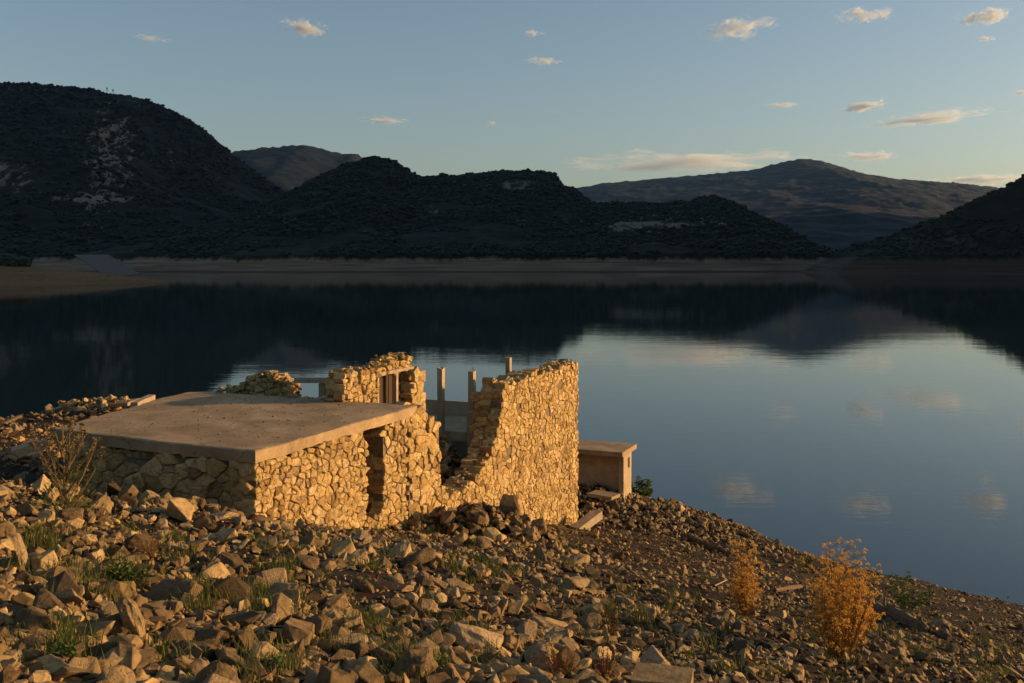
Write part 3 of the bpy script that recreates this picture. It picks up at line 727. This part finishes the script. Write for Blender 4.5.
parts.append(scatter(24000, 4.2, 46, .052, .45, cond=lambda x, y: patch(x, y, 101, -.35)))
parts.append(scatter(7500, 4.2, 44, .085, .35, cond=lambda x, y: patch(x, y, 103, -.12) & ((x < .12 * y) | (rng.random(len(x)) < .30))))
parts.append(scatter(1300, 5.5, 40, .11, .35, cond=lambda x, y: (x < .05 * y + .5) & patch(x, y, 105, -.2)))
def heap(n, cx, cy, sx, sy, size, up=.0):
    x = rng.normal(cx, sx, n); y = rng.normal(cy, sy, n); s_ = size * rng.lognormal(0, .35, n); z = ground_h(x, y)
    k = ~near_wall(x, y) & ~in_house(x, y); x, y, z, s_ = x[k], y[k], z[k], s_[k]
    z = z + up * rng.random(len(x)) * np.exp(-((x - cx) / sx) ** 2 / 2 - ((y - cy) / sy) ** 2 / 2) + s_ * .25
    sc = np.stack([s_, s_ * rng.uniform(.7, 1.1, len(x)), s_ * rng.uniform(.6, 1.1, len(x))], -1); return np.stack([x, y, z], -1), sc, rand_rot(len(x), .6)
parts.append(heap(260, -.4, 20.7, .95, .6, .12, .25))
parts.append(heap(130, -4.9, 14.6, .9, .5, .10, .15))
parts.append(heap(200, -2.3, 24.8, 1.1, 1.3, .13, .3))
parts.append(heap(700, -15, 36.6, 3.0, 1.6, .12, .2))
pale_parts = [heap(420, -1.75, 25.0, .55, .9, .105, .25), heap(160, 2.9, 32.8, .8, .5, .07, .05), heap(700, 4.6, 32.6, 1.6, 1.4, .10, .10), heap(800, 6.2, 33.5, 1.8, 2.2, .08, .06)]
parts.append(heap(500, -12, 28, 4, 4, .11, .05))
pos = np.concatenate([p[0] for p in parts]); sc = np.concatenate([p[1] for p in parts]); rt = np.concatenate([p[2] for p in parts])
fine = (sc[:, 0] > .085) & (pos[:, 1] < 24)
m1 = scatter_np('rubble', rock_bases, pos[~fine], sc[~fine], rt[~fine], M['rubble']); m2 = scatter_np('rubble_fine', rock_fine, pos[fine], sc[fine], rt[fine], M['rubble'])
bmx = bmesh.new(); bmx.from_mesh(m1); bmx.from_mesh(m2); me = bpy.data.meshes.new('rubble'); bmx.to_mesh(me); bmx.free(); me.materials.append(M['rubble'])
print('FINE', int(fine.sum()), len(me.polygons))
tag(link(bpy.data.objects.new('rubble', me)), 'broken brown stones and gravel strewn over the whole lake bank', 'rubble', kind='stuff')

p_ = [np.concatenate([q_[i] for q_ in pale_parts]) for i in range(3)]
tag(link(bpy.data.objects.new('fallen_masonry', scatter_np('fallen_masonry', rock_bases, *p_, M['debris']))), 'pale fallen wall stones heaped on the crest beside the shelter', 'rubble', kind='stuff')
# 300 larger rocks, each a thing
rock_meshes = []
for i in range(26):
    bm = hull_rock(200 + i, random.choice([.35, .45, .6, .8]), random.choice([14, 18, 22, 28]), 2); me = bpy.data.meshes.new('rock'); bm.to_mesh(me); bm.free(); me.materials.append(M['rock']); rock_meshes.append(me)
def rock_at(x, y, s, rot=None, mesh=None, name='rock', sink=.22, sc=None):
    o = bpy.data.objects.new(name, mesh or random.choice(rock_meshes)); o.scale = sc or (s, s * random.uniform(.75, 1.1), s * random.uniform(.5, 1.1))
    o.rotation_euler = rot or (random.gauss(0, .35), random.gauss(0, .35), random.uniform(0, 6.28)); o.location = (x, y, gh(x, y) + s * sink); return link(o)
def gpix(px, py):     # the ground point seen at a pixel
    kx = (px - 512) / F; kz = (py - HZ) / F; d = 4.0
    while d < 80:
        if gh(kx * d, d) >= CAM_H - kz * d: break
        d += .05
    return kx * d, d
named = [ # px, py, radius px, label
 (70, 523, 13, 'pale orange block in front of the dead branching thistle', 'block'),
 (132, 642, 24, 'tall upright dark slab of rock near the lower left', 'upright'),
 (202, 648, 24, 'broad pale wedge-shaped rock right of the upright slab', 'wedge'),
 (22, 570, 18, 'pointed leaning rock near the left edge, grass behind it', 'upright'),
 (52, 600, 18, 'rounded lit rock below the grass at the left', 'block'),
 (418, 566, 17, 'pale pyramid-shaped rock below the middle of the stone house', 'wedge'),
 (243, 488, 13, 'squared stone block against the shaded corner of the house', 'block'),
 (575, 592, 20, 'dark rounded boulder in the middle of the stony slope', 'block'),
 (12, 668, 13, 'whitish round stone at the lower left edge', 'block'),
 (42, 650, 16, 'boxy stone beside the whitish stone at the lower left', 'block'),
 (240, 628, 20, 'long tilted rock slab above the pale wedge-shaped rock', 'wedge'),
 (458, 505, 14, 'large block on top of the rubble heap against the front wall', 'block'),
 (385, 668, 16, 'rounded tan stone at the bottom edge among green weeds', 'block'),
]
for (px, py, rp, lab, kind) in named:
    x, y = gpix(px, py); s = rp / F * y * 1.0; m_ = rock_meshes[(px * 7) % 26]
    if kind == 'upright': o = rock_at(x, y, s, (random.gauss(0, .1), R(75) + random.gauss(0, .1), random.uniform(.2, .9)), m_, sc=(s * 1.25, s * .8, s * .55), sink=.8)
    elif kind == 'wedge': o = rock_at(x, y, s, (.15, -.2, random.uniform(-.5, .4)), m_, sc=(s * 1.15, s * .8, s * .8), sink=.35)
    else: o = rock_at(x, y, s, (random.gauss(0, .2), random.gauss(0, .2), random.uniform(0, 3)), m_, sc=(s, s * .85, s * 1.1), sink=.4)
    tag(o, lab, 'rock')
cnt = 0
while cnt < 287:
    u_ = random.random()
    d = math.exp(random.uniform(math.log(5.2), math.log(21))); x = random.uniform(-.56, .56) * d
    if x > .1 * d and random.random() < .62 and d > 8: continue
    xa, ya = np.array([x]), np.array([d])
    if in_house(xa, ya)[0] or near_wall(xa, ya)[0]: continue
    s = random.lognormvariate(math.log(.125), .38) * (1 if x < .1 * d else .8) * (1.0 if d > 7 else .9); s = min(s, .30 if d > 8 else .2)
    o = rock_at(x, d, s); cnt += 1
    near = 'foreground' if d < 8.5 else ('middle slope' if d < 13.5 else 'slope below the ruin')
    side = 'left' if x < -.2 * d else ('right' if x > .2 * d else 'middle')
    size = 'large' if s > .22 else ('fist-sized' if s < .12 else 'medium')
    tag(o, '%s angular brown rock lying on the %s %s' % (size, {'foreground': 'stony foreground at the', 'middle slope': 'middle of the slope to the', 'slope below the ruin': 'rubble below the ruin to the'}[near], side), 'rock', 'angular rocks strewn on the bank')

# ------------------------------------------------------------------ timber and loose slabs
def lay(pts_px, rad, name, lab, cat, m, k=7, lift=.5, group=None):
    P3 = []
    for i, (px, py) in enumerate(pts_px):
        x, y = gpix(px, py); r_ = rad[i] if isinstance(rad, list) else rad; P3.append((x, y, gh(x, y) + r_ * lift + .03))
    Q = []; RR = []; n = 6
    for i in range(len(P3) - 1):
        r0 = rad[i] if isinstance(rad, list) else rad; r1 = rad[i + 1] if isinstance(rad, list) else rad
        for j in range(n + (i == len(P3) - 2)):
            t = j / n; p = Vector(P3[i]).lerp(Vector(P3[i + 1]), t); r_ = (r0 + (r1 - r0) * t)
            Q.append(p + Vector((random.gauss(0, .22), random.gauss(0, .22), random.gauss(0, .15))) * r_); RR.append(r_ * random.uniform(.8, 1.12))
    b = MB(); b.tube(Q, RR, k)
    if max(RR) > .05:      # snapped side stubs
        for _ in range(3):
            i = random.randrange(2, len(Q) - 2); d = Vector((random.gauss(0, 1), random.gauss(0, 1), .9)).normalized(); b.tube([Q[i], Q[i] + d * RR[i] * 2.6], [RR[i] * .35, RR[i] * .15], 5)
    return tag(b.build(name, m, None, False), lab, cat, group)
lay([(868, 611), (890, 621), (915, 632), (950, 643)], [.10, .12, .11, .05], 'driftwood_log', 'thick weathered driftwood log lying below the large golden shrub to its right', 'log', M['drift'], 8, .8)
lay([(775, 593), (800, 590), (820, 592), (850, 597)], [.04, .07, .07, .03], 'driftwood_log', 'dark driftwood piece behind the large golden shrub', 'log', M['drift'])
lay([(888, 622), (905, 634), (930, 640), (946, 636)], [.015, .014, .012, .006], 'bare_branch', 'thin curved bare branch beside the driftwood log', 'branch', M['drift'], 5, 1.5)
lay([(715, 589), (727, 583)], [.012, .01], 'bare_stick', 'short pale stick on the slope between the golden shrubs', 'stick', M['pale_wood'], 5, 2)
lay([(690, 540), (715, 550), (733, 556)], [.10, .09, .06], 'driftwood_log', 'brown driftwood log along the crest above the small golden shrub', 'log', M['drift'], 7)
def beam(p0, p1, wv, hv, name, lab, cat, m):
    a_, c_ = Vector(p0), Vector(p1); d = (c_ - a_); L = d.length; d.normalize(); side = d.cross(Vector((0, 0, 1))).normalized(); upv = side.cross(d)
    vs = []
    for t in (0, .35, .7, 1):
        for i, (sx, sz) in enumerate(((-1, -1), (1, -1), (1, 1), (-1, 1))):
            vs.append(a_ + d * L * t + side * sx * wv * random.uniform(.9, 1.05) + upv * sz * hv * random.uniform(.9, 1.05))
    fs = [(3, 2, 1, 0), (12, 13, 14, 15)]
    for r_ in range(3):
        for j in range(4): fs.append((r_ * 4 + j, r_ * 4 + (j + 1) % 4, r_ * 4 + 4 + (j + 1) % 4, r_ * 4 + 4 + j))
    b = MB(); b.add(vs, fs); return tag(b.build(name, m), lab, cat)
def P3(px, py, D): return ((px - 512) / F * D, D, CAM_H - (py - HZ) / F * D)
beam(P3(-12, 461, 22.5), P3(42, 444, 24), .16, .11, 'fallen_beam', 'long pale timber beam lying at the left edge beyond the dead thistle', 'beam', M['pale_wood'])
beam(P3(2, 465, 21.5), P3(40, 453, 22.8), .06, .04, 'plank', 'thin plank just below the long pale beam at the left edge', 'plank', M['pale_wood'])
beam(P3(575, 531, 28), P3(598, 514, 29), .16, .12, 'fallen_beam', 'short square beam leaning on rubble at the foot of the tall wall', 'beam', M['pale_wood'])
beam(P3(134, 405, 34), P3(152, 397, 35.5), .13, .09, 'fallen_beam', 'lit beam end on the rubble bank beyond the roof slab', 'beam', M['pale_wood'])
beam(P3(56, 409, 36), P3(134, 402, 36), .6, .06, 'broken_slab', 'flat broken slab edge under stones beyond the roof slab', 'slab', M['slab'])
pts = []; szs = []
for _ in range(70):
    px_ = random.uniform(58, 128); q_ = P3(px_, 403.5 - (px_ - 52) * .075 + random.uniform(-1.2, 2.5), 36 + random.uniform(-.4, .4)); pts.append(q_); szs.append(random.uniform(.06, .16))
tag(loose('stone_pile', pts, szs, M['wall']), 'low row of lit stones piled on the broken slab beyond the roof', 'stone pile')
beam(P3(2, 424, 31), P3(20, 416, 33), .06, .04, 'plank', 'short plank on the stones at the far left shore', 'plank', M['drift'])
beam(P3(634, 680, 7.2), P3(692, 686, 7.1), .16, .07, 'broken_slab', 'dark squared stone slab at the bottom edge right of centre', 'slab', M['rock'])
beam(P3(592, 493, 32.5), P3(616, 497, 32.0), .30, .05, 'broken_slab', 'flat paving slab in front of the concrete shelter', 'slab', M['slab'])

# ------------------------------------------------------------------ plants
def leaf_quad(mb, p, d, L, wd):
    d = Vector(d).normalized(); s = d.cross(Vector((random.gauss(0, 1), random.gauss(0, 1), random.gauss(0, 1)))).normalized(); p = Vector(p)
    mb.add([p - s * wd * .2, p + s * wd * .2, p + d * L * .55 + s * wd, p + d * L, p + d * L * .55 - s * wd], [(0, 1, 2, 3, 4)])
def blade(mb, p, L, lean, wd=.006):
    a = random.uniform(0, 6.28); dx, dy = math.cos(a), math.sin(a); x, y, z = p; px_, py_ = -dy * wd, dx * wd; m1 = (x + dx * lean * .35 * L, y + dy * lean * .35 * L, z + L * .6); tp = (x + dx * lean * L, y + dy * lean * L, z + L)
    mb.add([(x - px_, y - py_, z), (x + px_, y + py_, z), (m1[0] + px_ * .7, m1[1] + py_ * .7, m1[2]), (m1[0] - px_ * .7, m1[1] - py_ * .7, m1[2]), tp], [(0, 1, 2, 3), (3, 2, 4)])
# grass everywhere between the stones
g = MB()
tufts = []
for (px, py, rx, ry, n) in [(255, 603, 60, 12, 70), (105, 590, 30, 14, 35), (45, 545, 28, 18, 26), (160, 545, 35, 15, 18), (285, 572, 20, 8, 14), (70, 652, 18, 14, 22), (262, 672, 22, 10, 18), (420, 670, 32, 10, 30), (365, 628, 14, 7, 10), (500, 576, 20, 8, 14), (455, 575, 12, 6, 8), (620, 612, 22, 14, 14), (680, 600, 14, 10, 10), (570, 562, 10, 8, 7), (370, 565, 20, 8, 8), (600, 640, 40, 20, 10), (880, 640, 60, 20, 16), (990, 660, 20, 16, 22), (820, 565, 22, 6, 12), (930, 620, 30, 10, 8), (450, 640, 60, 20, 10), (150, 500, 40, 8, 10), (400, 530, 60, 6, 16), (300, 545, 50, 10, 12)]:
    for _ in range(n): tufts.append((random.gauss(px, rx * .6), random.gauss(py, ry * .6)))
for _ in range(160): tufts.append((random.uniform(0, 1024), random.uniform(540, 683)))
for (px, py) in tufts:
    if py < 500 or py > 700: continue
    x, y = gpix(px, py)
    if near_wall(np.array([x]), np.array([y]))[0]: continue
    Lb = random.uniform(.09, .22)
    for _ in range(random.randint(14, 32)):
        ax = x + random.gauss(0, .06); ay = y + random.gauss(0, .06); blade(g, (ax, ay, gh(ax, ay) - .01), Lb * random.uniform(.5, 1.2), random.uniform(.1, .8), .0045)
tag(g.build('grass', M['grass']), 'thin green grass growing between the stones of the bank', 'grass', kind='stuff')

def leafy(px, py, hpx, wpx, lab, nst=9, leafL=.05, m='green', name='leafy_weed', cat='weed', D=None, base=None, n_leaf=26):
    x, y = base[:2] if base else gpix(px, py); z = base[2] if base else gh(x, y); Hh = hpx / F * y; Wh = wpx / F * y / 2
    root = empty(name, (x, y, z)); st = MB(); lf = MB()
    for i in range(nst):
        a = random.uniform(0, 6.28); rr = math.sqrt(random.random()) * Wh; hh = Hh * random.uniform(.6, 1.05) * (1 - .3 * rr / max(Wh, .01)); pts = []
        for t in np.linspace(0, 1, 6): pts.append(Vector((math.cos(a) * rr * t ** .7, math.sin(a) * rr * t ** .7, hh * t - .02)))
        st.tube(pts, [.006 * (1 - .7 * t) for t in np.linspace(0, 1, 6)], 4)
        for _ in range(n_leaf):
            t = random.uniform(.15, 1) ; k = min(int(t * 5), 4); p = pts[k].lerp(pts[k + 1], t * 5 - k); aa = random.uniform(0, 6.28)
            leaf_quad(lf, p, (math.cos(aa), math.sin(aa), random.uniform(0, .9)), leafL * random.uniform(.6, 1.3), leafL * .22)
    st.build('stem', M[m], root); lf.build('leaves', M[m], root); return tag(root, lab, cat)
leafy(908, 611, 44, 48, 'bright green weed at the water edge right of the large golden shrub', 12, .11)
leafy(803, 573, 26, 24, 'small green weed on the crest left of the large golden shrub', 6, .09)
leafy(65, 668, 34, 34, 'dark green leafy weed among rocks at the lower left', 9, .04)
leafy(820, 640 - 28, 1, 1, 'x', 1) if False else None
bx, by = PX(642, 36.5); leafy(642, 500, 28, 26, 'round green bush beside the concrete shelter at the water', 16, .16, base=(bx, by, CAM_H - (502 - HZ) / F * 36.5), name='green_bush', cat='bush', n_leaf=40)
leafy(430, 678, 30, 50, 'low green weed at the bottom edge left of centre', 10, .045)
leafy(268, 678, 28, 34, 'low green weed at the bottom edge below the wedge rock', 8, .04)
leafy(205, 600 - 20, 1, 1, 'x', 1) if False else None
leafy(125, 592, 40, 46, 'rounded pale green cushion plant among rocks at the left', 26, .05, n_leaf=34, name='cushion_plant', cat='plant')

# dead branching thistle at the left
def thistle(px, py, hpx, lab):
    x, y = gpix(px, py); Hh = hpx / F * y; root = empty('dead_thistle', (x, y, gh(x, y))); st = MB(); hd = MB()
    def twig(p, d, L, r_, lvl):
        n = 7; pts = [Vector(p)]; d = Vector(d).normalized()
        for i in range(n):
            d = (d + Vector((random.gauss(0, .06), random.gauss(0, .06), .10 if lvl else .02))).normalized(); pts.append(pts[-1] + d * L / n)
        st.tube(pts, [r_ * (1 - .65 * i / n) for i in range(n + 1)], 5)
        for i in range(2, n + 1):
            for _ in range(2):
                a = random.uniform(0, 6.28); leaf_quad(hd, pts[i], (math.cos(a), math.sin(a), .6), random.uniform(.02, .04), .006)
        if lvl >= 1:
            for _ in range(7): leaf_quad(hd, pts[-1], (random.gauss(0, 1), random.gauss(0, 1), 1), .04, .012)
        return pts
    trunk = twig((0, 0, -.05), (0.02, 0, 1), Hh, .020, 0)
    for i in range(20):
        t = .04 + .78 * (i / 20) ** 1.0; k = t * 7; p = trunk[int(k)].lerp(trunk[min(int(k) + 1, 7)], k - int(k)); a = i * 2.4 + random.uniform(-.3, .3)
        L = Hh * (.66 * (1 - t) + .14); b2 = twig(p, (math.cos(a), math.sin(a), .95), L, .012, 1)
        for kk in (3, 5): 
            aa = a + random.choice((-.7, .7)); twig(b2[kk], (math.cos(aa), math.sin(aa), .9), L * .3, .005, 1)
    lf = MB()
    for _ in range(420):
        a = random.uniform(0, 6.28); t = random.random() ** 1.6; rr = Hh * .36 * (1 - .6 * t) * math.sqrt(random.random()); leaf_quad(lf, (math.cos(a) * rr, math.sin(a) * rr, Hh * .42 * t), (math.cos(a), math.sin(a), 1.2), random.uniform(.04, .09), .007)
    lf.build('leaves', M['grass'], root)
    st.build('stem', M['dead'], root); hd.build('seed_heads', M['dead'], root); return tag(root, lab, 'thistle')
thistle(67, 512, 92, 'dead brown branching thistle in front of the shaded house wall')

# golden dry shrubs with rounded umbels
def golden(px, py, hpx, wpx, lab, nst=26, seed=1):
    random.seed(seed); x, y = gpix(px, py); Hh = hpx / F * y; Wh = wpx / F * y / 2
    root = empty('golden_shrub', (x, y, gh(x, y))); st = MB(); hd = MB()
    for i in range(nst):
        a = random.uniform(0, 6.28); rr = Wh * math.sqrt(random.random()); top_ = i < 7
        hh = Hh * (random.uniform(.78, 1.0) if top_ else random.uniform(.3, .78)); rr = rr * (.65 if top_ else 1.0)
        pts = []
        for t in np.linspace(0, 1, 9):
            pts.append(Vector((math.cos(a) * rr * t ** .6 + random.gauss(0, .006), math.sin(a) * rr * t ** .6 + random.gauss(0, .006), hh * t - .03)))
        st.tube(pts, [.011 * (1 - .75 * t) for t in np.linspace(0, 1, 9)], 4)
        for k in range(2, 9):
            for _ in range((1 if k < 5 else 2) if k < 8 else 4):
                aa = random.uniform(0, 6.28); L = random.uniform(.05, .13) * (1.2 if top_ else 1)
                tip = pts[k] + Vector((math.cos(aa) * L, math.sin(aa) * L, L * random.uniform(.4, 1.0))); st.tube([pts[k], tip], .0022, 3)
                rad = random.uniform(.018, .036)
                for _ in range(26):
                    v = Vector((random.gauss(0, 1), random.gauss(0, 1), abs(random.gauss(0, .8)))).normalized() * rad * random.uniform(.5, 1)
                    leaf_quad(hd, tip + v, v, .016, .006)
    st.build('stem', M['gold_stem'], root); hd.build('flower_heads', M['gold'], root); return tag(root, lab, 'shrub', 'golden dry shrubs on the slope')
golden(838, 660, 118, 74, 'large golden orange dry shrub with rounded flower heads at the lower right', 58, 4)
golden(745, 617, 70, 28, 'small slender golden dry shrub left of the large one', 22, 5)
random.seed(99)
# reddish dry weeds in the middle foreground
for (px, py, h_, w_, lab) in [(560, 682, 52, 40, 'reddish brown dry weed at the bottom edge in the middle'), (612, 640, 44, 22, 'reddish dry stalks right of the middle above the bottom edge'), (605, 682, 46, 34, 'rusty seeded weed at the bottom edge right of the reddish brown one'), (150, 560, 40, 30, 'dry brown grassy stalks among rocks at the left')]:
    leafy(px, py, h_, w_, lab, 9, .022, 'rust', 'dry_weed', 'weed', n_leaf=40)

# ------------------------------------------------------------------ clouds
def cloud_mat(seed, dens, thr=.5):
    m = bpy.data.materials.new('cloud_vapour'); m.use_nodes = True; nt = m.node_tree; nt.nodes.clear()
    out = nt.nodes.new('ShaderNodeOutputMaterial'); pv_ = nt.nodes.new('ShaderNodeVolumePrincipled')
    pv_.inputs['Color'].default_value = (.90, .97, 1.0, 1); pv_.inputs['Anisotropy'].default_value = .25
    tc = nt.nodes.new('ShaderNodeTexCoord'); mp = N(nt, 'ShaderNodeMapping', Location=(seed * 3.1, seed * 1.7, seed), Scale=(1.9, 1.2, .8)); nt.links.new(tc.outputs['Object'], mp.inputs[0])
    n = noise_n(nt, 2.3, 7, .66, mp.outputs[0], .7)
    ln = N(nt, 'ShaderNodeVectorMath', operation='LENGTH'); nt.links.new(tc.outputs['Object'], ln.inputs[0])
    fo = N(nt, 'ShaderNodeMapRange'); fo.inputs['From Min'].default_value = .15; fo.inputs['From Max'].default_value = 1.0; fo.inputs['To Min'].default_value = .10; fo.inputs['To Max'].default_value = -.26; nt.links.new(ln.outputs['Value'], fo.inputs['Value'])
    ad = N(nt, 'ShaderNodeMath', operation='ADD'); nt.links.new(n, ad.inputs[0]); nt.links.new(fo.outputs[0], ad.inputs[1])
    mr = N(nt, 'ShaderNodeMapRange'); mr.inputs['From Min'].default_value = thr; mr.inputs['From Max'].default_value = thr + .16; mr.inputs['To Min'].default_value = 0; mr.inputs['To Max'].default_value = dens; nt.links.new(ad.outputs[0], mr.inputs['Value'])
    nt.links.new(mr.outputs[0], pv_.inputs['Density']); nt.links.new(pv_.outputs[0], out.inputs['Volume']); return m
clouds = [ # px, py, w, h, tilt, opacity, label
 (305, 28, 62, 24, -.12, 1.0, 'small bright cloud high above the left mountain'),
 (150, 38, 48, 9, -.1, .35, 'faint thin cloud at the upper left'),
 (532, 33, 30, 8, 0, .5, 'tiny upper wisp of cloud near the top centre'),
 (540, 61, 50, 8, -.05, .7, 'thin wisp of cloud just below the tiny wisp at top centre'),
 (385, 121, 58, 10, 0, .7, 'flat faint cloud above the round middle hill'),
 (738, 29, 96, 26, .12, 1.0, 'broad ragged cloud at the top right of centre'),
 (862, 15, 80, 17, -.03, .9, 'long thin cloud at the top edge, second from the right corner'),
 (985, 16, 62, 24, .08, 1.0, 'bright puffy cloud in the top right corner'),
 (985, 39, 26, 8, 0, .6, 'tiny cloud right under the corner cloud'),
 (782, 105, 52, 8, .0, .5, 'faint thin cloud left of the long drifting cloud'),
 (864, 106, 66, 15, .1, 1.0, 'left end puff of the long drifting cloud at right'),
 (928, 119, 150, 17, .08, 1.0, 'long drifting cloud above the right hillside'),
 (685, 162, 290, 26, .02, 1.1, 'long flat grey cloud bank on the crest of the far right mountain'),
 (866, 156, 78, 14, -.05, .8, 'small flat cloud right of the far mountain summit'),
 (985, 179, 120, 18, .03, .8, 'hazy flat cloud low over the right hillside'),
 (1022, 93, 26, 8, 0, .7, 'small cloud cut by the right edge'),
 (491, 123, 14, 6, 0, .6, 'tiny speck of cloud above the middle hill'),
]
for i, (px, py, w_, h_, tilt, op, lab) in enumerate(clouds):
    ang = (HZ - py) / F; D = min(2300 / ang, 24000); bm = bmesh.new(); bmesh.ops.create_icosphere(bm, subdivisions=3, radius=1)
    me = bpy.data.meshes.new('cloud'); bm.to_mesh(me); bm.free(); wx = w_ / F * D / 2 * 1.4; hz_ = h_ / F * D / 2 * 1.2
    me.materials.append(cloud_mat(i + 1, op * 7.5 / (wx * .8), .5))
    o = link(bpy.data.objects.new('cloud', me)); o.location = ((px - 512) / F * D, D, CAM_H + ang * D); o.scale = (wx, wx * .8, hz_); o.rotation_euler = (0, -tilt, 0)
    tag(o, lab, 'cloud', 'small clouds in the evening sky')

# ------------------------------------------------------------------ haze
hz = MB(); hz.box((0, 4500, 385), (6500, 5500, 1000 - 600 + 0), (1, 0))
hb = bpy.data.materials.new('haze_air'); hb.use_nodes = True; nt = hb.node_tree; nt.nodes.clear()
out = nt.nodes.new('ShaderNodeOutputMaterial'); pvn = nt.nodes.new('ShaderNodeVolumePrincipled')
pvn.inputs['Color'].default_value = (.30, .58, 1.0, 1); pvn.inputs['Density'].default_value = 2.0e-5; pvn.inputs['Anisotropy'].default_value = .3
nt.links.new(pvn.outputs[0], out.inputs['Volume'])
HAZE = MB(); x0, x1, y0, y1, z0, z1 = -7000, 7500, -1000, 10500, -12, 1150
HAZE.add([(x0, y0, z0), (x1, y0, z0), (x1, y1, z0), (x0, y1, z0), (x0, y0, z1), (x1, y0, z1), (x1, y1, z1), (x0, y1, z1)], [(3, 2, 1, 0), (4, 5, 6, 7), (0, 1, 5, 4), (1, 2, 6, 5), (2, 3, 7, 6), (3, 0, 4, 7)])
tag(HAZE.build('haze', hb), 'thin bluish evening haze over the lake and hills', 'haze', kind='stuff')
